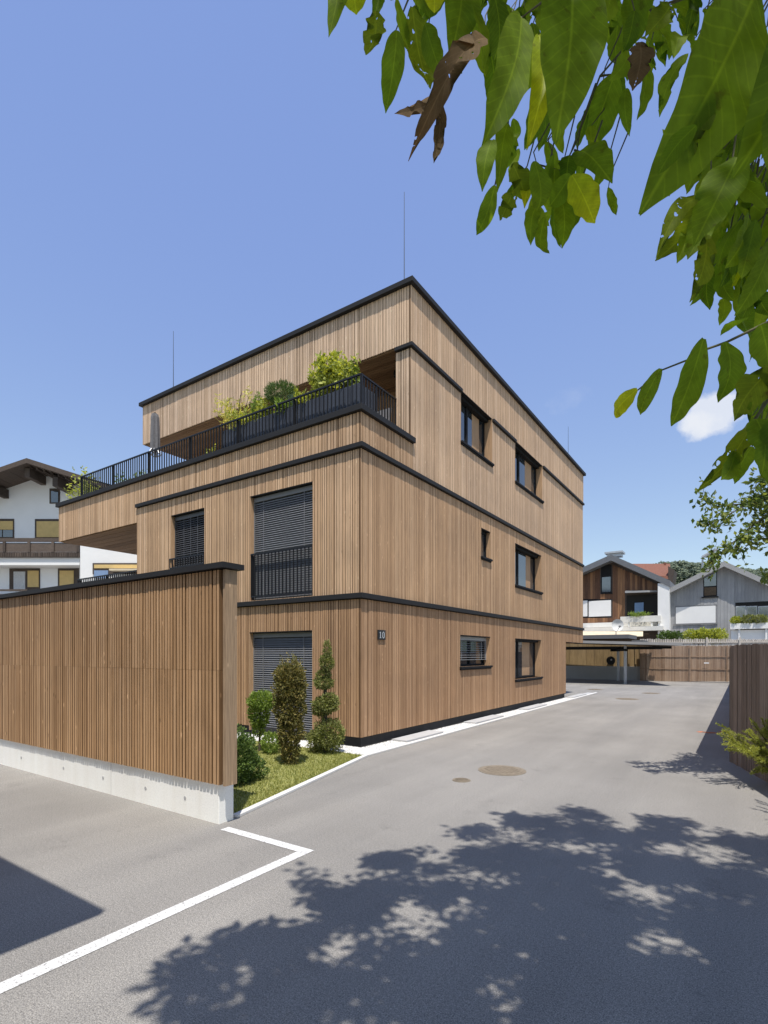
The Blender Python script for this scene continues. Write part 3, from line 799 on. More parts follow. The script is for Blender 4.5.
# ------------------------------------------------------------------ slatted garden wall
sw = thing('slatted_wall', 'long brown timber slat wall on a pale concrete base with dark coping', 'garden wall', (-10.4, 3.93, 0))
b = MB(); b.box((-22, 3.828, -.02), (-4.80, 4.036, .46)); b.build('concrete_base', M['concrete'], sw, bevel=.008)
b = MB()
x = -22.0; rg = random.Random(77)
while x < -4.70:
    w = rg.choice((.034, .038, .042, .048)); g = rg.choice((.015, .018, .022)); d = rg.choice((0, .002, .004))
    if x+w > -4.70: break
    # two lengths of slat butt at a joint
    b.box((x, 3.786+d, .445), (x+w, 3.84, 1.699)); b.box((x, 3.786+d, 1.7015), (x+w, 3.84, 2.80))
    x += w+g
b.build('slat', M['wood_wall'], sw)
b = MB(); b.box((-22, 3.842, .47), (-4.71, 3.96, 2.80)); b.build('core', M['wood_back'], sw)
b = MB(); b.box((-4.70, 3.805, .44), (-4.66, 3.965, 2.80)); b.build('end_board', M['wood_fence2'], sw)
b = MB()
b.prism([(-22, 3.735, 2.812), (-22, 4.03, 2.812), (-22, 4.03, 2.872), (-22, 3.735, 2.872)], (22-4.615, 0, 0))
b.build('coping', M['coping'], sw)
b = MB()
for xx in (-9.7, -8.3, -7.2, -6.2, -5.4):
    b.tube([(xx, 3.829, .2), (xx, 3.824, .2)], .022, 12)
b.build('form_tie_plug', M['slab'], sw)
b = MB(); b.box((-7.006, 3.8265, 0), (-7.0, 3.829, .44)); b.build('joint', M['slab'], sw)

# ------------------------------------------------------------------ terrace furniture and plants
def ony(px, y):
    X = (px-CX)/F; r0, r1 = X*ct-st, X*st+ct
    return r0*y/r1
def planter(px0, px1, label, z1=7.78):
    x0, x1 = ony(px0, 9.25), ony(px1, 9.25)
    t = thing('planter', label, 'planter', ((x0+x1)/2, 9.5, 6.56), group='dark planters behind the terrace railing')
    b = MB(); y0, y1 = 9.25, 9.85
    b.box((x0, y0, 6.56), (x1, y0+.02, z1)); b.box((x0, y1-.02, 6.56), (x1, y1, z1)); b.box((x0, y0+.021, 6.56), (x0+.02, y1-.021, z1)); b.box((x1-.02, y0+.021, 6.56), (x1, y1-.021, z1))
    n = int((x1-x0)/.10)
    for i in range(n): b.box((x0+.02+i*.10, y0-.014, 6.6), (x0+.085+i*.10, y0-.0005, z1-.02))
    b.build('box', M['planter'], t)
    s = MB(); s.box((x0+.021, y0+.021, 6.6), (x1-.021, y1-.021, z1-.05)); s.build('soil', M['dirt'], t)
planter(221.5, 256, 'leftmost dark planter behind the terrace railing, under the pale bamboo')
planter(257, 301.5, 'dark planter behind the terrace railing holding the ball shaped pine')
planter(302.5, 349.5, 'dark planter behind the terrace railing holding the leafy yellow green shrub')
planter(350.5, 359, 'short dark planter at the terrace corner')
def stems(b0, rg, base, h, spread, n, L, W, lpn=40, droop=0.0, low=.25):
    """several leafy stems rising from a base"""
    for i in range(n):
        a = rg.uniform(0, 6.28); r = rg.uniform(.1, 1)*spread
        top = V((base[0]+r*math.cos(a), base[1]+r*math.sin(a)*.7, base[2]+h*rg.uniform(.6, 1.05)))
        bs = V((base[0]+r*.3*math.cos(a), base[1]+r*.3*math.sin(a), base[2]))
        for k in range(lpn):
            t = low+(1-low)*rg.random(); q = bs.lerp(top, t) + rvec(rg)*.07*(1.3-t)*2
            leafquad(b0, q, rvec(rg)+V((0, 0, .3-droop)), rvec(rg), L*rg.uniform(.6, 1.3), W*rg.uniform(.7, 1.3))
def stem_plant(name, label, base, h, spread, n, L, W, mat, seed, lpn=40, droop=0., group=None, low=.25, cat='plant'):
    rg = random.Random(seed); t = thing(name, label, cat, base, group)
    b = MB(); stems(b, rg, base, h, spread, n, L, W, lpn, droop, low); b.build('foliage', mat, t)
    s = MB()
    for i in range(max(3, n//2)):
        a = rg.uniform(0, 6.28); r = rg.uniform(.1, .9)*spread
        s.tube([(base[0], base[1], base[2]), (base[0]+r*math.cos(a), base[1]+r*math.sin(a)*.7, base[2]+h*.85)], [.012, .005], 5)
    s.build('stem', M['twig'], t)
zs = 7.73; yp = 9.5
def pl(px): return ony(px, yp)
stem_plant('bamboo_plant', 'pale yellow feathery bamboo in the leftmost planter', (pl(236), yp, zs), 1.15, .62, 22, .17, .032, M['bamboo'], 31, 22, .3)
stem_plant('leafy_plant', 'low yellow green plant trailing at the planter below the bamboo', (pl(248), yp-.1, zs), .42, .62, 16, .11, .055, M['lush'], 32, 26)
stem_plant('leafy_plant', 'bright green leafy plant between the bamboo and the ball pine', (pl(268), yp, zs), .52, .36, 14, .11, .055, M['lush'], 33, 36)
plant('dwarf_conifer', 'slim dark dwarf conifer beside the ball shaped pine', 'plant', (pl(258), yp, zs), None, [((pl(258), yp, zs+.42), .14, .14, .36, 900, .08, .02)], M['fresh'], 34)
plant('ball_pine', 'pine clipped to a ball on a short stem in the terrace planter', 'plant', (pl(281), yp, zs),
      [([(pl(281), yp, zs), (pl(280.5), yp, zs+.3), (pl(281), yp, zs+.6)], [.03, .025, .02])], [((pl(281), yp, zs+.62), .38, .34, .21, 3200, .09, .014, .15, .4, .6)], M['pine'], 35)
plant('blue_conifer', 'small blue green cone shaped conifer right of the ball pine', 'plant', (pl(297), yp, zs), None, [((pl(297), yp, zs+.2), .20, .2, .28, 1200, .05, .018)], M['bluegreen'], 36)
stem_plant('leafy_shrub', 'big leafy yellow green shrub rising above the terrace railing', (pl(325), yp, zs), 1.14, .50, 24, .13, .075, M['lush'], 37, 52)
stem_plant('leafy_shrub', 'mid green shrub at the corner end of the planters', (pl(345), yp, zs), .86, .40, 18, .11, .065, M['lush'], 38, 44)
stem_plant('leafy_plant', 'low bright leafy plant filling the planter beside the blue green conifer', (pl(307), yp-.05, zs), .40, .42, 16, .11, .055, M['lush'], 44, 34)
stem_plant('leafy_plant', 'loose pale plant between the dwarf conifer and the ball pine', (pl(289), yp-.18, zs), .26, .36, 12, .11, .05, M['fresh'], 45, 26)
stem_plant('spindly_plant', 'thin upright plant at the very corner of the terrace', (pl(354), yp, zs), .88, .12, 6, .09, .04, M['fresh'], 39, 40)
stem_plant('potted_tree', 'airy yellow green small tree at the far left end of the terrace', (ony(84, 9.9), 9.9, 6.56), 2.05, .78, 26, .13, .055, M['lush'], 40, 30, low=.35)
stem_plant('terrace_plant', 'green plant behind the railing near the left end of the terrace', (ony(125, 9.8), 9.8, 6.56), 1.25, .4, 12, .12, .045, M['fresh'], 41, 40)
stem_plant('terrace_plant', 'green plant behind the railing left of the closed parasol', (ony(142, 9.8), 9.8, 6.56), 1.25, .35, 10, .12, .045, M['fresh'], 42, 40)
stem_plant('terrace_plant', 'slim green plant behind the railing right of the terrace door', (ony(211, 9.6), 9.6, 6.56), 1.25, .15, 7, .12, .045, M['lush'], 43, 36)
# closed parasol
u = V((ony(155, 9.7), 9.7, 6.56))
t = thing('parasol', 'closed grey parasol standing upright behind the terrace railing', 'parasol', u)
b = MB(); b.tube([u, u+V((0, 0, 2.85))], .025, 8); b.build('pole', M['anthracite'], t)
b = MB(); b.lathe(u, [(.045, 1.62), (.125, 1.68), (.13, 1.8), (.125, 2.2), (.11, 2.70), (.085, 2.80), (.002, 2.82)], 14)
for i, v in enumerate(b.v):
    k = 1+.16*math.cos((i % 14)*math.pi); b.v[i] = (u.x+(v[0]-u.x)*k, u.y+(v[1]-u.y)*k, v[2])
b.build('canopy', M['umbrella'], t)
b = MB(); b.lathe(u, [(.001, 0), (.28, 0), (.28, .07), (.04, .1)], 18); b.build('base', M['concrete_grey'], t)
b = MB()
for i in range(8):
    a = i*.785; b.tube([u+V((0, 0, 1.45)), u+V((.2*math.cos(a), .2*math.sin(a), 1.56)), u+V((.12*math.cos(a), .12*math.sin(a), 1.70))], .014, 5)
b.build('rib', M['steel'], t)
# terrace chair in the loggia
c0 = V((-7.15, 10.25, 6.80))
t = thing('garden_chair', 'pale grey chair behind the railing at the loggia end', 'chair', c0)
b = MB(); b.box(c0+V((-.22, -.22, .42)), c0+V((.22, .22, .47))); b.build('seat', M['umbrella'], t, bevel=.01)
b = MB(); b.prism([c0+V((-.22, .20, .48)), c0+V((.22, .20, .48)), c0+V((.20, .30, .95)), c0+V((-.20, .30, .95))], (0, .03, 0)); b.build('backrest', M['umbrella'], t)
for sx in (-1, 1):
    for sy in (-1, 1):
        b = MB(); b.tube([c0+V((sx*.19, sy*.19, .42)), c0+V((sx*.22, sy*.22, 0))], .014, 6); b.build('leg', M['steel'], t)

# ------------------------------------------------------------------ right boundary fence
A = V((-.187, 11.04, 0)); dv = V((.477, -1.489, 0)).normalized()
bf = thing('board_fence', 'tall dark timber board fence along the right edge of the drive', 'fence', A)
b = MB(); rg = random.Random(9)
s = 0.0; n = V((-dv.y, dv.x, 0))
if n.x > 0: pass
def board(b, p0, d, w, th, z0, z1):
    nn = V((-d.y, d.x, 0))*th
    b.prism([p0+V((0, 0, z0)), p0+d*w+V((0, 0, z0)), p0+d*w+nn+V((0, 0, z0)), p0+nn+V((0, 0, z0))], (0, 0, z1-z0))
while s < 6.5:
    w = rg.uniform(.045, .07); board(b, A+dv*s - n*rg.choice((0, .008)), dv, w, .022, -.02, 2.03+rg.uniform(-.01, .01)); s += w+.013
y = 11.05
while y < 41.5:
    w = .105; board(b, V((-.19, y, 0)), V((0, 1, 0)), w, .022, -.02, 2.03+rg.uniform(-.012, .012)); y += w+.010
b.build('board', M['wood_fence'], bf)
b = MB()
for z in (.3, 1.0, 1.75):
    board(b, A+dv*.05 + n*.026, dv, 6.4, .04, z, z+.09)
    board(b, V((-.165, 11.15, 0)), V((0, 1, 0)), 30, -.04 if False else .04, z, z+.09)
b.build('rail', M['wood_back'], bf)
b = MB(); b.box((-.09, 11.1, 0), (.0, 11.2, 2.0)); b.box((-.09, 21.1, 0), (.0, 21.2, 2.0)); b.box((-.09, 31.1, 0), (.0, 31.2, 2.0)); b.build('post', M['wood_back'], bf)

# juniper in front of the fence
jb = gpt(768, 800); jb = cam2w(5.85, 7.75)
t = thing('juniper', 'yellow green feathery juniper leaning out before the board fence', 'shrub', (jb.x, jb.y, 0))
b = MB(); s = MB(); rg = random.Random(55)
def frond(b, p0, p1, sag, n, wid):
    d = p1-p0
    for k in range(n):
        tt = (k+rg.random())/n; q = p0.lerp(p1, tt)+V((0, 0, sag*math.sin(tt*math.pi)))
        ww = wid*(1.05-.85*tt)*rg.uniform(.4, 1.1)
        dirn = (d.normalized()*1.25 + rvec(rg)*.85).normalized()
        for m in range(7):
            leafquad(b, q+dirn*ww*m/7, dirn+rvec(rg)*.38, rvec(rg), .030, .0065)
tips = [(722, 733, 7.5), (730, 744, 7.45), (744, 731, 7.6), (752, 722, 7.8), (762, 719, 7.7), (770, 724, 7.6), (745, 752, 7.4), (757, 758, 7.35), (780, 712, 7.7), (768, 744, 7.2), (790, 728, 7.5), (775, 762, 7.2), (736, 738, 7.7), (752, 740, 7.7), (762, 770, 7.3)]
for (px, py, Y) in tips:
    p1 = at(px, py, Y); p0 = V((jb.x, jb.y, .05))+V((rg.uniform(-.15, .15), rg.uniform(-.15, .15), 0))
    frond(b, p0, p1, .05, 120, .15); s.tube([p0, p0.lerp(p1, .5)+V((0, 0, .05)), p1], [.014, .009, .003], 5)
    for k in range(3):
        tt = rg.uniform(.4, .8); q = p0.lerp(p1, tt)+V((0, 0, .04)); frond(b, q, q+(p1-p0)*.35+rvec(rg)*.18, .02, 60, .12)
jb2 = cam2w(4.9, 5.7)
for (px, py, Y) in [(785, 720, 6.0), (800, 735, 5.6), (782, 745, 6.2), (815, 720, 5.3), (830, 740, 5.2), (795, 705, 6.2), (850, 700, 5.4), (792, 770, 5.9), (812, 760, 5.3), (786, 722, 6.4), (805, 712, 5.8), (822, 705, 5.6), (798, 750, 5.5), (840, 725, 5.0)]:
    p1 = at(px, py, Y); p0 = V((jb2.x, jb2.y, .05))
    frond(b, p0, p1, .08, 110, .16); s.tube([p0, p0.lerp(p1, .5)+V((0, 0, .08)), p1], [.014, .009, .003], 5)
b.build('foliage', M['juniper'], t); s.build('stem', M['bark'], t)

# ------------------------------------------------------------------ background buildings (turned to the street, local axes: x right, y away)
def lx(px, D): return (px-CX)/F*D
def lz(py, D): return H+(HY-py)/F*D
def wbthing(name, label, cat, px, Yp, group=None):     # facing the drive: local axes are the site's own
    t = thing(name, label, cat, (ony(px, Yp), Yp, 0), group, rot=0.0); t['_x'] = ony(px, Yp); t['_y'] = Yp; t['_w'] = 1; return t
def bthing(name, label, cat, px, D, group=None):
    p = cam2w(lx(px, D), D, 0); t = thing(name, label, cat, p, group, rot=TH); t['_x'] = lx(px, D); t['_y'] = D; return t
class LB(MB):
    """boxes given in camera aligned metres relative to a root"""
    def __init__(s, root): super().__init__(); s.r = root
    def xz(s, px, py, D):
        if '_w' in s.r:
            X = (px-CX)/F; r0, r1 = X*ct-st, X*st+ct
            return r0*D/r1, H+(HY-py)/F*D/r1
        return lx(px, D), lz(py, D)
    def pb(s, px0, px1, py0, py1, D, d0, d1):
        X = s.r['_x']; Y = s.r['_y']; f = D+min(d0, d1); pm = (max(px0, -100)+min(px1, 800))/2
        return s.box((s.xz(px0, 0, f)[0]-X, D+d0-Y, s.xz(pm, py0, f)[1]), (s.xz(px1, 0, f)[0]-X, D+d1-Y, s.xz(pm, py1, f)[1]))
    def pt(s, px, py, D, d=0):
        x, z = s.xz(px, py, D+d); return V((x-s.r['_x'], D+d-s.r['_y'], z))
def gable(root, name, mat, D, apex, left, right, thick, d0, d1):
    b = LB(root)
    for e in (left, right):
        a = b.pt(*apex, D, d0); q = b.pt(*e, D, d0); dn = V((0, 0, -thick))
        b.prism([a, q, q+dn, a+dn], (0, d1-d0, 0))
    return b.build(name, mat, root)
def wallpoly(root, name, mat, D, pts, depth):
    b = LB(root); b.prism([b.pt(x, y, D) for (x, y) in pts], (0, depth, 0)); return b.build(name, mat, root)
def boards(root, D, x0, x1, ybot, topf, mat, pitch, proud=.03, skip=(), name='boards'):
    b = LB(root); px = x0; rg = random.Random(int(x0*10)); st_ = pitch*F/47
    while px < x1-.2:
        px2 = min(px+st_*.93, x1); top = topf((px+px2)/2)
        segs = [(top, ybot)]
        for (a, c, yt, yb) in skip:
            if px2 > a and px < c:
                ns = []
                for (s_, e_) in segs:
                    if yb <= s_ or yt >= e_: ns.append((s_, e_)); continue
                    if yt > s_: ns.append((s_, yt))
                    if yb < e_: ns.append((yb, e_))
                segs = ns
        for (s_, e_) in segs: b.pb(px, px2, s_, e_, D, -proud*rg.choice((1, .8, .6)), .0)
        px += st_
    return b.build(name, mat, root)

# brown gabled house
D = 51
bh = wbthing('timber_house', 'gabled house with red brown timber boards and a dark grey roof behind the carport', 'house', 611, D)
wallpoly(bh, 'wall', M['wood_chalet'], D, [(545, 681), (660, 681), (660, 582), (611, 559), (545, 589)], 9)
f_roof = lambda px: (557.5 + (px-611)*.44 + 6.5) if px > 611 else (557.5 + (611-px)*.44 + 6.5)
boards(bh, D, 548, 657.5, 634, f_roof, M['wood_redbrown'], .22, .04, [(584.5, 611.5, 599, 618), (600.5, 612, 564, 594), (626, 660, 592, 640)])
gable(bh, 'roof', M['roof_grey'], D, (611, 554.5), (545, 584), (670, 580.5), .52, -1.0, 9.5)
b = LB(bh); b.pb(657.8, 669.4, 583, 640, D, -.9, .3); b.build('pier', M['white'], bh)
b = LB(bh); b.pb(601, 611.5, 565, 593.2, D, -.02, .12); w = b.build('window', M['anthracite'], bh)
b = LB(bh); b.pb(602, 610.6, 577, 592, D, -.04, -.021); b.build('pane', M['glass_sky'], w)
b = LB(bh); b.pb(601, 611.8, 592.6, 593.8, D, -.12, .0); b.build('sill', M['anthracite'], w)
b = LB(bh); b.pb(582, 611.5, 598.6, 617.6, D, -.02, .12); w = b.build('window', M['anthracite'], bh)
b = LB(bh); b.pb(583, 587.4, 600.6, 616.4, D, -.05, -.021); b.build('shutter', M['white'], w)
b = LB(bh); b.pb(588.7, 611, 600.6, 616.4, D, -.05, -.021); b.build('shutter', M['white'], w)
b = LB(bh); b.pb(626.5, 657.6, 594.5, 622, D, -.03, .3); b.build('loggia', M['room'], bh)  # solid dark block, the recess shade is in its colour
b = LB(bh); b.pb(633.6, 644.4, 601.6, 614, D, -.06, -.031); dd = b.build('door', M['anthracite'], bh)
b = LB(bh); b.pb(634.6, 643.6, 602.6, 613.6, D, -.08, -.061); b.build('pane', M['bluedoor'], dd)
b = LB(bh); b.prism([b.pt(625, 593, D, -.9), b.pt(647.5, 592.2, D, -.9), b.pt(657.5, 592.2, D, -.05), b.pt(626, 592.4, D, -.05)], (0, 0, .16)); b.build('canopy', M['roof_light'], bh)
b = LB(bh); b.pb(620.3, 660.5, 616, 622, D, -1.2, -.9); b.pb(628, 629.5, 622.2, 629, D, -1.15, -.95); b.pb(651, 652.6, 622.2, 629, D, -1.15, -.95); b.build('balcony', M['offwhite'], bh)
b = LB(bh); b.pb(583, 663, 626.8, 631, D, -1.4, -.2); b.pb(583, 657, 622.1, 626.7, D, -.2, -.1); b.build('parapet', M['offwhite'], bh)
b = LB(bh); b.prism([b.pt(560, 632.0, D, -1.5), b.pt(643, 632.0, D, -1.5), b.pt(643, 636.6, D, -3.0), b.pt(560, 636.6, D, -3.0)], (0, 0, .05)); b.build('awning', M['beige'], bh)
b = LB(bh); b.pb(604.5, 622.5, 551.2, 553, D, 2.0, 3.4); b.pb(607, 621, 553.1, 556.5, D, 2.2, 3.2); b.build('chimney', M['steel'], bh)
# balcony plants
pw = V((ony(640, D-1.05), D-1.05, 0)); tz = lambda px, py, y: H+(HY-py)/F*y/((px-CX)/F*st+ct)
stem_plant('balcony_plant', 'row of pale green plants in the white balcony box of the timber house', (pw.x, pw.y, tz(640, 616.6, D-1.05)), .35, 1.25, 26, .2, .05, M['fresh'], 61, 24)
# grey gabled house
gh = wbthing('grey_house', 'grey boarded gabled house behind the far right fence', 'house', 724, D)
wallpoly(gh, 'wall', M['wood_grey'], D, [(670, 681), (800, 681), (800, 598), (724, 564), (670, 591)], 9)
g_roof = lambda px: 566 + abs(px-724)*(.44 if px > 724 else .49)
boards(gh, D, 670, 792, 640, g_roof, M['wood_grey'], .30, .03, [(703, 717.3, 566, 597), (675, 716.6, 605, 624), (735, 800, 601, 640)])
gable(gh, 'roof', M['roof_light'], D, (724, 561), (667.5, 589), (800, 594.5), .42, -.75, 9.5)
b = LB(gh); b.pb(703.4, 717, 568.5, 596.4, D, -.03, .1); w = b.build('window', M['anthracite'], gh)
b = LB(gh); b.pb(704.2, 716.2, 571, 586, D, -.05, -.031); b.build('pane', M['glass_sky'], w)
b = LB(gh); b.pb(704.2, 716.2, 587.2, 595.4, D, -.05, -.031); b.build('pane', M['dirt'], w)
b = LB(gh); b.pb(701.5, 718.4, 596.5, 597.6, D, -.15, .0); b.build('sill', M['anthracite'], w)
b = LB(gh); b.pb(675, 716.6, 605.5, 624.2, D, -.03, .1); w = b.build('window', M['slat_grey'], gh)
b = LB(gh); b.pb(675.8, 715.6, 606.5, 623.2, D, -.06, -.031); b.build('shutter', M['white'], w)
b = LB(gh); b.pb(673.5, 717.5, 623.4, 624.6, D, -.12, -.061); b.build('sill', M['slat_grey'], w)
b = LB(gh); b.pb(735.3, 800, 601.2, 640, D, -.02, .3); b.build('loggia', M['room'], gh)  # dark block too: shade of the recess painted, not hollowed out
for (a, c) in ((736.5, 745), (747, 756.5), (759, 768), (770, 779)):
    b = LB(gh); b.pb(a-.8, c+.8, 606, 622, D, -.05, -.021); w = b.build('window', M['steel'], gh)
    b = LB(gh); b.pb(a, c, 607, 621, D, -.07, -.051); b.build('pane', M['glass_sky'], w)
b = LB(gh); b.pb(730.2, 800, 622.6, 628.4, D, -1.3, -.9); b.pb(738.4, 740.2, 628.5, 640, D, -1.2, -1.0); b.pb(765.4, 767.2, 628.5, 640, D, -1.2, -1.0); b.build('balcony', M['white'], gh)
b = LB(gh); b.pb(731, 800, 629.6, 640, D, -.9, -.8); b.build('parapet', M['white_shade'], gh)
b = LB(gh); b.pb(701.5, 703.4, 556, 575, D, 1.2, 1.5); b.prism([b.pt(702, 557.2, D, .9), b.pt(717.5, 548.6, D, .9), b.pt(717.5, 547.2, D, .9), b.pt(702, 555.6, D, .9)], (0, .9, 0)); b.build('chimney', M['steel'], gh)
for (px, r, lab) in ((735.5, .30, 'low clipped green bush at the left end of the white balcony'), (748.5, .42, 'round green bush in the middle of the white balcony'), (760.5, .42, 'round green bush toward the right of the white balcony')):
    q = V((ony(px, D-1.1), D-1.1, 0)); z = tz(px, 622.6, D-1.1)
    plant('balcony_bush', lab, 'plant', (q.x, q.y, z), None, [((q.x, q.y, z+r*.55), r, r*.8, r*.75, 700, .16, .07)], M['conifer'] if px > 740 else M['lush'], int(px), 'bushes on the white balcony')
# red roofed house behind
D = 66
rh = wbthing('red_roof_house', 'red tiled roof of a house rising behind the two gables', 'house', 655, D)
b = LB(rh); b.pb(628, 668.5, 577, 681, D, .5, 8); b.build('wall', M['white_shade'], rh)
b = LB(rh)
b.prism([b.pt(625, 579, D, 0), b.pt(670, 579, D, 0), b.pt(670, 566.5, D, 4.5), b.pt(625, 566.5, D, 4.5)], (0, .1, .35)); b.build('roof', M['roof_red'], rh)
b = LB(rh); b.prism([b.pt(668, 566, D, 0), b.pt(674.5, 570, D, 0), b.pt(672.5, 583, D, 0), b.pt(668.6, 583, D, 0)], (0, 3, 0)); b.build('gable_board', M['wood_chalet'], rh)
b = LB(rh); b.pb(664, 666, 562.5, 568, D, 4, 4.8); b.build('chimney', M['roof_red'], rh)

# far timber fence and pale picket fence
D = 41.2
ff = wbthing('far_fence', 'brown horizontal and vertical boarded fence closing the end of the drive', 'fence', 690, D)
b = LB(ff); x = 640.0; rg = random.Random(4)
while x < 775:
    b.pb(x, x+1.15, 646+rg.uniform(-.5, .3), 681.4, D, -.02*rg.random(), .03); x += 1.3
b.build('board', M['wood_far'], ff)
b = LB(ff)
for (z0, z1) in ((656.4, 657.1), (669, 669.7)): b.pb(640, 775, z0, z1, D, -.05, -.022)
b.build('rail', M['wood_far'], ff)
b = LB(ff)
for px in (690, 727): b.pb(px-.5, px+.5, 645.5, 682, D, -.09, -.062)
b.build('post', M['wood_far'], ff)
b = LB(ff); b.pb(704, 709, 662.4, 663.6, D, -.15, -.131); b.build('tag', M['white'], ff)
pk = wbthing('picket_fence', 'pale weathered picket fence topping the boarded fence below the houses', 'fence', 720, 43)
b = LB(pk); x = 640.0
while x < 800:
    b.pb(x, x+1.7, 639+rg.uniform(-.5, .5), 683.5, 43, -.02, .02); x += 2.25
b.build('picket', M['wood_farpale'], pk)
b = LB(pk); b.pb(640, 800, 641.6, 643, 43, -.06, -.021); b.build('rail', M['wood_farpale'], pk)
b = LB(pk)
for px in (707, 740, 772): b.pb(px-1, px+1, 637.4, 683.5, 43, -.12, -.061)
b.build('post', M['wood_farpale'], pk)
# hedges between fence and houses
def hedge(px0, px1, py0, D, mat, seed, label, name='hedge'):
    q = V((ony((px0+px1)/2, D), D, 0)); rg = random.Random(seed); t = thing(name, label, 'bush', (q.x, q.y, 0))
    b = MB(); s = MB()
    n = max(3, int((px1-px0)/4))
    for i in range(n):
        px = px0+(px1-px0)*(i+.5)/n; c = V((ony(px, D), D, tz(px, py0, D)-.42+rg.uniform(-.1, .08))); blob(b, rg, c, .42, .4, .45, 420, .18, .08)
        s.tube([(c.x, c.y, 0), (c.x, c.y, c.z)], .04, 5)
    b.build('crown', mat, t); s.build('trunk', M['bark'], t)
hedge(688, 722, 630.5, 46, M['lush'], 71, 'bright yellow green hedge below the white shutter of the grey house')
hedge(661, 679, 632, 46, M['box'], 72, 'dark green bush at the foot of the white pier')
# carport
cp = thing('carport', 'flat roofed open carport at the end of the drive', 'carport', (-8, 37.5, 0))
b = MB()
b.prism([(-2.9, 34.5, 2.36), (-14, 34.5, 2.77), (-14, 34.5, 2.93), (-2.9, 34.5, 2.52)], (0, .12, 0)); b.prism([(-2.9, 34.62, 2.36), (-3.02, 34.62, 2.37), (-5.3, 41.0, 2.42), (-5.18, 41.0, 2.41)], (0, 0, .15)); b.build('fascia', M['roof_light'], cp)
b = MB(); b.prism([(-3.03, 34.63, 2.38), (-14, 34.63, 2.78), (-14, 41.0, 2.78), (-5.31, 41.0, 2.43)], (0, 0, .10)); b.build('roof', M['wood_back'], cp)
b = MB(); b.box((-13.5, 36.0, 2.2), (-3.6, 36.16, 2.36)); b.box((-13.5, 40.4, 2.2), (-4.6, 40.56, 2.38)); b.build('beam', M['anthracite'], cp)
b = MB(); b.box((-14, 37.5, 2.90), (-6.2, 40.6, 3.16)); b.box((-6.19, 38.5, 2.66), (-5.5, 40.6, 2.80)); b.build('roof_edge', M['roof_grey'], cp)
for (px, py) in ((625.3, 684), (618.2, 680.6)):
    q = gpt(px, py); b = MB(); b.tube([q, q+V((0, 0, 2.40))], .095, 12); po = b.build('post', M['steel'], cp)
    b = MB(); b.box(q+V((-.5, -.1, 2.06)), q+V((.10, .1, 2.199))); b.build('bracket', M['anthracite'], po)
b = MB(); b.box((-14, 41.5, -.01), (-5.75, 41.7, .98)); b.build('concrete_base', M['concrete_grey'], cp)
b = MB(); x = -14.0
while x < -5.8:
    b.box((x, 41.52, .985), (min(x+.58, -5.76), 41.6, 2.75)); x += .6
b.build('panel', M['wood_ochre'], cp)
b = MB()
for x in (-6.9, -6.45, -6.1): b.box((x, 41.44, .99), (x+.09, 41.519, 2.5))
b.build('batten', M['wood_ochre'], cp)
hq = V((ony(611, 41.3), 41.3, tz(611, 660.5, 41.3)))
hr = thing('hose_reel', 'dark round hose reel hanging on the ochre carport wall', 'hose reel', hq, rot=0.0)
b = MB()
b.tube([(0, .2, 0), (0, -.12, 0)], .22, 16); b.build('reel', M['black_metal'], hr)
b = MB()
for r_, yy in ((.26, -.02), (.28, -.07), (.25, -.12)):
    b.tube([(r_*math.cos(k*.262), yy, r_*math.sin(k*.262)) for k in range(25)], .028, 6)
b.build('hose', M['plinth'], hr)
b = MB(); b.tube([(.05, -.121, .05), (.05, -.15, .05)], .06, 10); b.build('hub', M['steel'], hr)
# satellite dish above the carport
dq = V((ony(616, 38), 38, 2.9)); dq.z = 3.161 if dq.x < -6.2 else 2.801
sd = thing('satellite_dish', 'round white satellite dish standing above the carport roof', 'satellite dish', dq, rot=TH)
b = MB(); rr = .40; zc0 = tz(616, 625.3, 38)-dq.z
for i in range(6):
    r_ = rr*i/5
    for k in range(24): b.v.append((r_*math.cos(k*.2618), -.25+.13*(1-(i/5)**2), zc0+r_*math.sin(k*.2618)))
for i in range(5):
    for k in range(24): b.f.append((i*24+k, i*24+(k+1) % 24, (i+1)*24+(k+1) % 24, (i+1)*24+k))
b.build('dish', M['dish'], sd, smooth=True)
b = MB(); b.tube([(0, 0, 0), (0, 0, zc0), (0, -.12, zc0)], .03, 8); b.build('mast', M['steel'], sd)
b = MB(); b.tube([(0, -.2, zc0-.36), (0.02, -.55, zc0-.12)], .018, 6); b.box((-.05, -.62, zc0-.15), (.07, -.5, zc0-.05)); b.build('feed_arm', M['slat_grey'], sd)

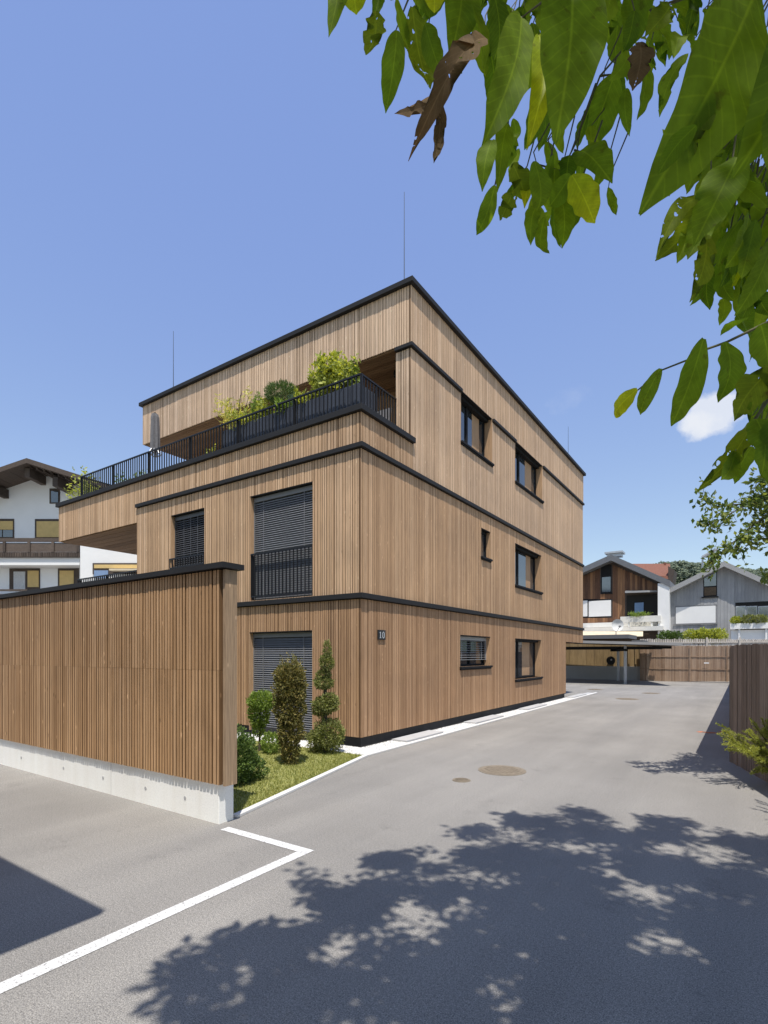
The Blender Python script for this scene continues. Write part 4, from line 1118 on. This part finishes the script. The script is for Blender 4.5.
# white chalet at the left
D = 30
ch = bthing('chalet', 'white rendered alpine chalet with a dark wooden roof and balcony at the left', 'house', 27, D)
wallpoly(ch, 'wall', M['white_shade'], D, [(-90, 690), (80, 690), (80, 486), (27, 468), (-90, 507)], 14)
gable(ch, 'roof', M['wood_chalet'], 28.2, (26.5, 458), (-110, 505), (118, 487), .26, 0, 17)
b = LB(ch)
for i in range(14):
    for sgn in (-1, 1):
        px = 26.5+sgn*(3+i*7.2); y = 458+abs(px-26.5)*(.316 if sgn > 0 else .344)+6
        if sgn > 0 and px > 112: continue
        b.pb(px-.7, px+.7, y, y+2.2, 28.2, .3, 1.79)
for (px, py) in ((-12, 482), (55, 477), (27, 468)):
    b.pb(px-2.6, px+2.6, py, py+9, 28.2, .4, 2.2)
b.build('purlin', M['wood_chalet'], ch)
def cwin(px0, px1, py0, py1, dk=(), yl=(), glassr=(), cur=()):
    b = LB(ch); b.pb(px0-1.2, px1+1.2, py0-2.2, py1+1, D, -.04, .15); w = b.build('window', M['wood_chalet'], ch)
    for (a, c, t_, m_) in [(*q, 'blind', 'yellow') for q in yl] + [(*q, 'pane', 'glass') for q in glassr] + [(*q, 'curtain', 'curtain') for q in cur]:
        b = LB(ch); b.pb(a[0], a[1], c[0], c[1], D, -.07, -.041); b.build(t_, M[m_], w)
cwin(-6, 12.6, 521, 537, yl=[((-6, 12.6), (521, 529.6))], glassr=[((-6, 2), (530, 537)), ((3, 12.6), (530, 537))])
cwin(36, 60, 521.2, 537, yl=[((36.5, 59.5), (521.2, 537))])
cwin(10.5, 38.5, 570.6, 590, yl=[((27.5, 38.5), (570.6, 587))], cur=[((13.5, 25), (571.5, 590))])
cwin(59, 77.5, 570.6, 590, yl=[((59.5, 73.5), (570.6, 588))])
cwin(50.6, 58.4, 490.6, 502.5, glassr=[((51, 58), (491, 502.4))])
b = LB(ch)
b.pb(-90, 79.6, 557.6, 565, 29, 0, .99); b.build('balcony_slab', M['white'], ch)
b = LB(ch)
b.pb(-90, 79.6, 538, 541.5, 28.9, 0, .12); b.pb(-90, 79.6, 552, 557.4, 28.9, 0, .08); b.pb(-90, 79, 543, 551.8, 28.9, .05, .08)
for px in (-20, 4, 28.5, 52.5, 78): b.pb(px-1.3, px+1.3, 541.6, 551.9, 28.9, -.02, .049)
for i in range(60): b.pb(-60+i*2.35, -58.8+i*2.35, 552.6, 556.6, 28.9, -.03, -.001)
b.build('balcony_railing', M['wood_chalet'], ch)
b = LB(ch); b.pb(80.2, 165, 528, 690, D, -1.3, 6); b.build('wing', M['white'], ch)
b = LB(ch); b.pb(92.5, 140, 563, 574, D, -1.36, -1.301); w = b.build('window', M['wood_chalet'], ch)
b = LB(ch); b.pb(94, 138, 564.6, 568.2, D, -1.39, -1.361); b.build('blind', M['yellow'], w)
b = LB(ch); b.pb(94, 108, 570.4, 578, D, -1.39, -1.361); b.build('pane', M['bluedoor'], w)
b = LB(ch); b.pb(109, 138, 568.6, 570.4, D, -1.8, -1.39); b.build('awning', M['beige'], w)
b = LB(ch); b.pb(-90, 27, 589.2, 591, 28.9, 0, .1); b.pb(-90, 27, 594, 620, 28.9, 0, .08); b.build('balcony_railing', M['wood_chalet'], ch)

# flat roofed outbuilding left of the camera: its roof corner throws the angular shadow on the parking bay
hh = 4.5; rx, ry = -3.885+.2716*hh, 2.08-.3137*hh
ob = thing('outbuilding', 'flat roofed timber outbuilding whose roof corner shades the parking bay', 'building', (rx-5, ry-4, 0))
b = MB(); b.box((rx-9, ry-8, hh-.16), (rx, ry, hh)); b.build('roof', M['coping'], ob)
b = MB(); b.box((rx-8.5, ry-7.5, 0), (rx-2.2, ry-2.4, hh-.17)); b.build('wall', M['wood_back'], ob)
b = MB(); x = rx-8.5
while x < rx-2.25: b.box((x, ry-2.398, .1), (x+.085, ry-2.36, hh-.2)); x += .1
y = ry-7.5
while y < ry-2.45: b.box((rx-2.198, y, .1), (rx-2.16, y+.085, hh-.2)); y += .1
b.build('cladding', M['wood_wall'], ob)

# ------------------------------------------------------------------ walnut tree over the camera
SUN = V((.554, -.64, 2.04)).normalized()
def toward_sun(p, z): return p + SUN*((z-p.z)/SUN.z)
tb = cam2w(4.6, -1.6)
wt = thing('walnut_tree', 'walnut tree overhanging from the upper right with big drooping leaves', 'tree', tb)
def inside(poly, x, y):
    c = False; j = len(poly)-1
    for i in range(len(poly)):
        (xi, yi), (xj, yj) = poly[i], poly[j]
        if (yi > y) != (yj > y) and x < (xj-xi)*(y-yi)/(yj-yi)+xi: c = not c
        j = i
    return c
shpoly = [(118, 1100), (172, 1000), (186, 965), (222, 942), (270, 930), (300, 922), (332, 918), (318, 898), (312, 880), (345, 884), (372, 872), (405, 862), (440, 842), (478, 832), (545, 812), (600, 817), (640, 834), (690, 826), (768, 842), (1000, 870), (1500, 1000), (1500, 1500), (-200, 1500)]
rg = random.Random(12)
crown = MB(); twigs = MB(); nleaf = 0
gaps = [(400, 925, 26, 12), (432, 942, 22, 10), (352, 950, 26, 9), (470, 905, 26, 8), (555, 993, 16, 9), (510, 1000, 10, 10), (440, 880, 18, 7), (660, 850, 30, 6), (715, 860, 30, 7), (600, 845, 24, 5), (300, 965, 14, 6), (490, 935, 18, 6), (740, 905, 22, 6), (560, 890, 14, 5), (330, 1000, 12, 8), (590, 935, 16, 5), (225, 985, 14, 6)]
limb_ends = []
tries = 0
def compound(b, c, axis, rg, n, L, W, lw=.3):
    """a walnut leaf: leaflets in pairs along a rachis"""
    axis = axis.normalized(); side = axis.cross(V((0, 0, 1)))
    side = (side if side.length > .05 else V((1, 0, 0))).normalized()
    for k in range(n):
        t = k/(n-1); q = c+axis*lw*t
        if k == n-1: leafquad(b, q, axis+rvec(rg)*.3, V((0, 0, 1))+rvec(rg)*.5, L*1.15, W*1.15)
        else:
            for s_ in (-1, 1): leafquad(b, q, axis*.5+side*s_+V((0, 0, -.3))+rvec(rg)*.35, V((0, 0, 1))+rvec(rg)*.6, L*rg.uniform(.75, 1.1), W)
X0, X1, YA, YB = -2.6, 8.0, 1.5, 7.4
while nleaf < 4600 and tries < 60000:
    tries += 1
    X = rg.uniform(X0, X1); Y = rg.uniform(YA, YB)
    px = CX+F*X/Y; py = HY+F*H/Y
    wob = 26*mnoise.noise(V((X*1.9, Y*1.9, 7.7)))
    if not inside(shpoly, px+wob, py+wob*.8): continue
    if any(((px-a)/c)**2+((py-d)/e)**2 < 1 for (a, d, c, e) in gaps): continue
    nz = mnoise.noise(V((X*2.3, Y*2.3, 1.7)))*.75+mnoise.noise(V((X*5.5, Y*5.5, 4.4)))*.5
    edge = min(1, max(0, (py-870)/130))*min(1, max(0.15, (px-330)/260))
    if nz + rg.uniform(-.18, .18) < -.02-.29*edge: continue
    if Y < 2.6 and rg.random() < .75: continue
    zmin = max(4.6, (1.88+1.235*Y)/1.507+.5)
    z = zmin + rg.random()**1.3*2.6
    g = cam2w(X, Y, 0); c = toward_sun(g, z)
    ax = V((rg.uniform(-1, 1), rg.uniform(-1, 1), rg.uniform(-.7, .1)))
    Lf = rg.uniform(.105, .15)
    compound(crown, c-ax.normalized()*.16, ax, rg, 4, Lf, Lf*.48)
    nleaf += 1
    if rg.random() < .018: limb_ends.append(c)
for i in range(1500):     # more crown, unseen behind the viewer, added to block skylight
    g = cam2w(rg.uniform(-1.2, 8.5), rg.uniform(-4.5, 1.6), 0); c = toward_sun(g, rg.uniform(4.8, 8.6))
    Lf = rg.uniform(.12, .17); compound(crown, c, V((rg.uniform(-1, 1), rg.uniform(-1, 1), rg.uniform(-.7, .1))), rg, 4, Lf, Lf*.5)
crown.build('crown', M['crown'], wt)
b = MB(); trunk_top = tb+V((0, 0, 3.4))
b.tube([tb-V((0, 0, .05)), tb+V((.02, .03, .4)), tb+V((.05, 0, 1.8)), trunk_top], [.30, .22, .19, .17], 14)
b.build('trunk', M['bark'], wt)
b = MB()
for e in limb_ends[:60]:
    m = trunk_top.lerp(e, .5)+V((rg.uniform(-.2, .2), rg.uniform(-.2, .2), .5 if e.z > 5 else .2))
    b.tube([trunk_top-V((0, 0, rg.uniform(0, .6))), trunk_top.lerp(m, .5)+V((0, 0, .25)), m, e], [.06, .045, .028, .008], 6)
b.build('limb', M['bark'], wt)

# hanging leaves, each a bent blade with a folded midrib and ragged edge
def blade(b, p0, p1, W, nrm, rg, curl=.12, ragged=.06, holes=.0):
    d = p1-p0; L = d.length; d = d/L
    s = d.cross(nrm).normalized(); n = s.cross(d).normalized()
    NL, NW = 26, 4
    base = len(b.v); ph = rg.uniform(0, 50); cu = curl*rg.uniform(.4, 1.3)*rg.choice((-1, 1, 1)); tw = rg.uniform(-.5, .5); sb = rg.uniform(-.10, .10)
    fold = rg.uniform(.10, .34)
    if b.uv is None: b.uv = []
    for i in range(NL+1):
        t = i/NL
        w = W*.5*(math.sin(math.pi*min(1, t*.97+.015)**.82)**.80)
        if t > .88: w *= .4+.6*((1-t)/.12)**.8
        c = p0+d*L*t + n*L*cu*math.sin(t*math.pi*.9) + s*L*sb*math.sin(t*math.pi)
        aw = tw*(t-.5)
        for k in range(-NW, NW+1):
            u = k/NW
            rr = 1.0
            if abs(k) == NW: rr = 1+ragged*(mnoise.noise(V((t*7+ph, u*3, 0)))*2.2) - (holes*max(0, mnoise.noise(V((t*4.3+ph*2, u*5, 3)))*2.5))
            off = s*(u*w*rr*math.cos(aw)) + n*(abs(u)*w*fold + u*w*math.sin(aw) + .03*W*math.sin(t*22+ph)*abs(u))
            b.v.append(tuple(c+off)); b.uv.append((u*max(.25, w/(W*.5)), t))
    m = 2*NW+1
    for i in range(NL):
        for k in range(m-1):
            a = base+i*m+k; b.f.append((a, a+1, a+m+1, a+m))
def z1(x, y): return (320+x/1.7143, y/1.7143)
def z2(x, y): return (600+x/3.012, 160+y/3.012)
# (base, tip, width, tone) in the two enlarged views they were measured on
S1, S2 = 1.7143, 3.012
leaves = {
 'a': [(z1, (25,-30), (14,76), 34, 'n'), (z1, (60,-60), (64,26), 62, 'b'), (z1, (132,52), (114,196), 40, 'n'), (z1, (158,12), (192,146), 58, 'h'), (z1, (200,-60), (196,20), 46, 'b'), (z1, (238,-40), (220,108), 66, 'n'), (z1, (95,20), (78,92), 40, 'h')],
 'b': [(z1, (345,30), (272,262), 76, 'n'), (z1, (375,60), (352,265), 44, 'b'), (z1, (430,-60), (400,255), 112, 'n'), (z1, (322,212), (300,335), 34, 'n'), (z1, (300,318), (270,402), 28, 'n'), (z1, (295,240), (278,332), 32, 'n')],
 'c': [(z1, (368,276), (372,358), 36, 'n'), (z1, (432,300), (472,382), 58, 'b'), (z1, (446,258), (500,322), 56, 'n'), (z1, (505,128), (458,266), 58, 'n'), (z1, (524,152), (530,236), 22, 'n'), (z1, (556,-50), (528,74), 62, 'n'),
       (z1, (412,336), (414,428), 36, 'n'), (z1, (385,372), (397,428), 24, 'n'), (z1, (372,352), (360,424), 27, 'n'), (z1, (345,314), (350,362), 24, 'b'), (z1, (332,326), (308,378), 32, 'h'), (z1, (600,10), (556,66), 44, 'h'), (z1, (430,300), (395,352), 34, 'n'), (z1, (330,280), (352,345), 36, 'h'), (z1, (440,320), (436,380), 34, 'n'), (z1, (402,290), (420,350), 36, 'n')],
 'd': [(z1, (745,-10), (540,374), 150, 'n'), (z1, (800,20), (690,330), 140, 'n'), (z1, (672,180), (600,322), 42, 'h'), (z1, (645,215), (580,300), 36, 'n'), (z1, (790,180), (770,320), 70, 'n')],
 'e': [(z1, (715,270), (640,425), 70, 'n'), (z1, (672,328), (574,448), 42, 'h'), (z1, (735,370), (690,462), 48, 'n'), (z2, (310,110), (162,308), 52, 'h'), (z2, (360,70), (290,272), 84, 'n'), (z2, (322,225), (264,432), 78, 'h'), (z2, (424,180), (358,330), 64, 'n'), (z2, (446,290), (394,382), 52, 'b'), (z2, (520,240), (402,472), 84, 'n'), (z2, (470,180), (428,356), 64, 'n')],
 'f': [(z2, (446,474), (362,532), 34, 'n'), (z2, (312,538), (222,798), 88, 'n'), (z2, (378,548), (348,732), 92, 'n'), (z2, (484,496), (512,634), 92, 'n'), (z2, (182,628), (124,762), 46, 'n'), (z2, (112,690), (54,772), 48, 'b')],
 'g': [(z2, (530,620), (406,786), 104, 'h'), (z2, (470,780), (482,952), 104, 'n'), (z2, (462,788), (288,1004), 62, 'h'), (z2, (408,880), (366,962), 54, 'n'), (z2, (520,780), (540,950), 90, 'n')],
}
rachis = {
 'a': [[(540,-40), (60/1.7+320,-45), (320,-20)], [(420,-30), (396,30)], [(440,-30), (415,8)], [(480,-40), (460,-20)]],
 'b': [[(600,-40), (545,0), (521,18)], [(575,-30), (560,20), (538,36)], [(521,18), (510,90), (508,124), (495,185)]],
 'c': [[(690,-5), (640,30), (600,76), (580,130), (574,175), (560,218)], [(690,-5), (650,10), (625,-2)], [(574,175), (540,165), (515,190)], [(574,150), (582,152)], [(600,76), (615,74)], [(690,-5), (670,5)]],
 'd': [[(820,-60), (790,-30), (760,0)], [(820,-30), (790,12)], [(760,0), (730,60), (712,108)]],
 'e': [[(830,60), (770,140), (737,158), (712,192)], [(790,120), (750,190), (703,197)], [(830,150), (775,240), (748,256)], [(737,158), (722,184), (706,232)]],
 'f': [[(830,300), (768,322), (727,342), (704,350), (690,359), (662,370), (638,390)]],
 'g': [[(830,340), (790,380), (768,400), (753,420)], [(768,400), (735,452)], [(790,380), (775,420)]],
}
depths = {'a': 1.35, 'b': 1.05, 'c': 1.5, 'd': .62, 'e': 1.25, 'f': 1.15, 'g': 1.1}
fwd = cam2w(0, 1); right = cam2w(1, 0)
rg = random.Random(91)
for key, lst in leaves.items():
    D0 = depths[key]
    tw = MB()
    for line in rachis[key]:
        n_ = len(line); tw.tube([at(px, py, D0*1.10) for (px, py) in line], [.0036-.0020*i/(n_-1) for i in range(n_)], 6)
    o = tw.build('twig', M['twig'], wt, smooth=True)
    for (fn, p0, p1, w, tone) in lst:
        q0, q1 = fn(*p0), fn(*p1); sc = S1 if fn is z1 else S2
        Y = D0*rg.uniform(.92, 1.1)
        a = at(*q0, Y); c = at(*q1, Y*rg.uniform(.93, 1.07)); W = w/sc/F*Y*1.02
        nrm = -fwd + right*rg.uniform(-.45, .45) + V((0, 0, rg.uniform(-.5, .15)))
        b = MB(); blade(b, a, c, W, nrm, rg, .15, .035, 1.0 if tone == 'h' else (.15 if rg.random() < .4 else 0))
        b.build('withered_leaf' if tone == 'd' else 'leaf', M[{'b': 'walnut_bright', 'd': 'walnut_dead', 'h': 'walnut_eaten'}.get(tone, 'walnut')], o, smooth=True)
# filler sprays deeper in the crown: compound leaves hanging from the same boughs
def filler(cx, cy, sx, sy, n, Y0, Y1, lmin, lmax, seed):
    rg = random.Random(seed); b = MB(); tw = MB()
    for i in range(n):
        px, py = cx+rg.gauss(0, 1)*sx, cy+rg.gauss(0, 1)*sy; Y = rg.uniform(Y0, Y1); L = rg.uniform(lmin, lmax)
        a = at(px, py, Y); dr = V((0, 0, -1))+right*rg.uniform(-.6, .6)+fwd*rg.uniform(-.4, .4); c = a+dr.normalized()*L
        blade(b, a, c, L*rg.uniform(.34, .45), -fwd+right*rg.uniform(-.8, .8)+V((0, 0, rg.uniform(-.5, .4))), rg, .14, .08, 1.0 if rg.random() < .25 else 0)
        if i % 2 == 0: tw.tube([a, a+V((0, 0, .05))+right*rg.uniform(-.02, .06), a+V((0, 0, .22))+right*.08], [.0014, .002, .0028], 5)
    o = tw.build('twig', M['twig'], wt); tag(o, kind='stuff'); tag(b.build('leaf_spray', M['walnut'], o, smooth=True), kind='stuff')
filler(520, 14, 75, 26, 44, 1.3, 2.0, .10, .15, 201)
filler(545, -6, 75, 20, 44, 1.4, 2.2, .10, .15, 206)
filler(680, 20, 60, 34, 48, 1.2, 2.0, .10, .15, 202)
filler(560, 150, 30, 36, 30, 1.6, 2.1, .09, .13, 203)
filler(748, 190, 24, 48, 60, 1.3, 2.0, .10, .15, 204)
filler(738, 235, 20, 34, 44, 1.4, 1.9, .09, .13, 207)
filler(715, 150, 30, 30, 30, 1.2, 1.7, .10, .14, 208)
filler(765, 445, 10, 22, 10, 1.2, 1.5, .09, .12, 209)
filler(770, 390, 12, 40, 10, 1.4, 1.9, .09, .13, 205)
# dead curled leaves
rg = random.Random(5)
for lst in ((((486, 38), (406, 172), 25, 1.15), ((446, 92), (394, 112), 15, 1.15), ((440, 98), (434, 162), 13, 1.16)), (((640, 42), (632, 92), 26, 1.3),)):
    b = MB()
    for (p0, p1, w, Y) in lst:
        blade(b, at(*p0, Y), at(*p1, Y*1.02), w/F*Y, -fwd+right*rg.uniform(-.9, .9), rg, .28, .20, 1.0)
    b.build('withered_leaf', M['walnut_dead'], wt, smooth=True)

# small leaved tree at the right
sb = cam2w(8.3, 7.6)
stt = thing('small_leaved_tree', 'slender small leaved tree reaching in from the right before the grey house', 'tree', sb)
b = MB(); b.tube([sb, sb+V((0, 0, 2.0)), sb+V((-.1, .1, 3.2)), sb+V((-.2, .1, 4.8))], [.12, .09, .075, .03], 10); b.build('trunk', M['bark'], stt)
b = MB(); lv = MB(); rg = random.Random(44)
fork = sb+V((-.1, .1, 3.2))
brs = [([(860, 560), (800, 505), (766, 500), (740, 508), (716, 522), (698, 522)], 7.35), ([(860, 570), (800, 520), (768, 513), (752, 527), (735, 541), (712, 560), (704, 566)], 7.25),
       ([(860, 540), (800, 490), (768, 494), (742, 504), (725, 505), (701, 500)], 7.5), ([(860, 580), (800, 545), (770, 538), (748, 540), (730, 549)], 7.2), ([(860, 520), (800, 480), (772, 478), (750, 482)], 7.5),
       ([(860, 590), (800, 580), (775, 565), (768, 580)], 7.3), ([(880, 540), (820, 470), (790, 440)], 7.6)]
for (line, Y) in brs:
    pts = [at(px, py, Y) for (px, py) in line]; n_ = len(pts)
    b.tube([fork]+pts, [.035]+[.016-.013*i/(n_-1) for i in range(n_)], 6)
    for i in range(n_-1):
        nl = int((pts[i+1]-pts[i]).length*(105 if i > 0 else 65))
        for k in range(nl):
            q = pts[i].lerp(pts[i+1], rg.random())+rvec(rg)*rg.random()*.16
            leafquad(lv, q, rvec(rg)+V((0, 0, -.3)), rvec(rg)+V((0, 0, .8)), rg.uniform(.07, .11), rg.uniform(.042, .06))
        for m in range(3):
            q = pts[i].lerp(pts[i+1], rg.random()); e = q+rvec(rg)*rg.uniform(.15, .34); b.tube([q, e], [.005, .002], 4)
            for k in range(16): leafquad(lv, q.lerp(e, rg.random())+rvec(rg)*.06, rvec(rg)+V((0, 0, -.3)), rvec(rg)+V((0, 0, .8)), rg.uniform(.06, .10), rg.uniform(.034, .05))
b.build('branch', M['bark'], stt)
for i in range(60):
    c = sb+V((rg.gauss(0, .8), rg.gauss(0, .8), rg.uniform(2.6, 5.4)))
    X = c.x*ct+c.y*st; Y = -c.x*st+c.y*ct
    if CX+F*(X-.5)/Y < 772: continue
    blob(lv, rg, c, .38, .38, .3, 50, .09, .045)
for i in range(34):      # lower right boughs of the same crown
    c = at(rg.uniform(778, 815), rg.uniform(420, 525), max(6.75, rg.gauss(7.25, .33))); b2 = c+V((rg.gauss(0, .1), rg.gauss(0, .1), 0))
    blob(lv, rg, b2, .30, .30, .16, 60, .10, .055)
lv.build('crown', M['small_leaf'], stt)

# ------------------------------------------------------------------ light, sky, camera
w = bpy.data.worlds.new('World'); scene.world = w; w.use_nodes = True
nt = w.node_tree; bg = nt.nodes['Background']
sky = nt.nodes.new('ShaderNodeTexSky'); sky.sky_type = 'NISHITA'; sky.sun_disc = False
el = math.asin(SUN.z); az = math.atan2(SUN.x, SUN.y)
sky.sun_elevation = el; sky.sun_rotation = az
sky.altitude = 500; sky.air_density = 1.0; sky.dust_density = 0.6; sky.ozone_density = 1.6
skyc = mixc(nt, 'ADD', 1.0, mixc(nt, 'MULTIPLY', 1.0, sky.outputs[0], (1.0, .86, .40)), (.68, 1.10, 3.68))   # sky tinted, with an even blue added to brighten and flatten it
# one small puff of cloud and a few faint wisps, fixed to directions in the sky
tc = nt.nodes.new('ShaderNodeTexCoord')
def cloud(px, py, sx, sy, amount, nscale, thr, col_in, seed):
    d = (at(px, py, 1.0)-V((0, 0, H))).normalized()
    rt = d.cross(V((0, 0, 1))).normalized(); up = rt.cross(d)
    def dot(v, s):
        n = nd(nt, 'ShaderNodeVectorMath', operation='DOT_PRODUCT'); n.inputs[1].default_value = tuple(v/s); nt.links.new(tc.outputs['Generated'], n.inputs[0])
        q = nd(nt, 'ShaderNodeMath', operation='POWER'); nt.links.new(n.outputs['Value'], q.inputs[0]); q.inputs[1].default_value = 2.0; return q.outputs[0]
    a, c = dot(rt, sx), dot(up, sy)
    s = nd(nt, 'ShaderNodeMath', operation='ADD'); nt.links.new(a, s.inputs[0]); nt.links.new(c, s.inputs[1])
    mp = nt.nodes.new('ShaderNodeMapping'); mp.inputs['Location'].default_value = (seed, seed*.7, 0); nt.links.new(tc.outputs['Generated'], mp.inputs[0])
    n = noise_tex(nt, mp.outputs[0], nscale, 7, .6)
    sub = nd(nt, 'ShaderNodeMath', operation='MULTIPLY_ADD'); nt.links.new(s.outputs[0], sub.inputs[0]); sub.inputs[1].default_value = -.32; nt.links.new(n.outputs[0], sub.inputs[2])
    r = ramp(nt, [(thr, (0, 0, 0)), (thr+.16, (amount,)*3)]); nt.links.new(sub.outputs[0], r.inputs[0])
    # only on the side of the sky the direction points to
    f = nd(nt, 'ShaderNodeVectorMath', operation='DOT_PRODUCT'); f.inputs[1].default_value = tuple(d); nt.links.new(tc.outputs['Generated'], f.inputs[0])
    g = nd(nt, 'ShaderNodeMath', operation='GREATER_THAN'); g.inputs[1].default_value = .5; nt.links.new(f.outputs['Value'], g.inputs[0])
    m = mixc(nt, 'MULTIPLY', 1.0, r.outputs[0], g.outputs[0])
    return mixc(nt, 'MIX', m, col_in, (5.6, 5.8, 6.2))
c = cloud(714, 416, .070, .034, .8, 12, .32, skyc, 2.2)
c = cloud(700, 424, .05, .03, .8, 14, .33, c, 5.2)
c = cloud(560, 405, .09, .05, .10, 10, .40, c, 8.1)
nt.links.new(c, bg.inputs[0]); bg.inputs[1].default_value = 0.15
sd_ = bpy.data.lights.new('sun', 'SUN'); sd_.energy = 5.0; sd_.angle = R(.53); sd_.color = (1.0, .95, .87)
so = bpy.data.objects.new('sun', sd_); C.objects.link(so); so.rotation_euler = SUN.to_track_quat('Z', 'Y').to_euler(); so.location = SUN*40
cd = bpy.data.cameras.new('camera'); cam = bpy.data.objects.new('camera', cd); C.objects.link(cam)
cd.sensor_fit = 'VERTICAL'; cd.sensor_height = 36.0; cd.lens = 36.0*F/1024; cd.shift_y = (HY-512)/1024; cd.clip_end = 5000; cd.clip_start = .05
cam.location = (0, 0, H); cam.rotation_euler = (R(90), 0, TH)
scene.camera = cam
vs = scene.view_settings; vs.view_transform = 'Standard'; vs.look = 'None'; vs.exposure = 0; vs.gamma = 1
scene.cycles.max_bounces = 8; scene.cycles.use_denoising = True
for o in list(bpy.data.objects):
    for k in ('_o', '_x', '_y', '_w'):
        if k in o: del o[k]
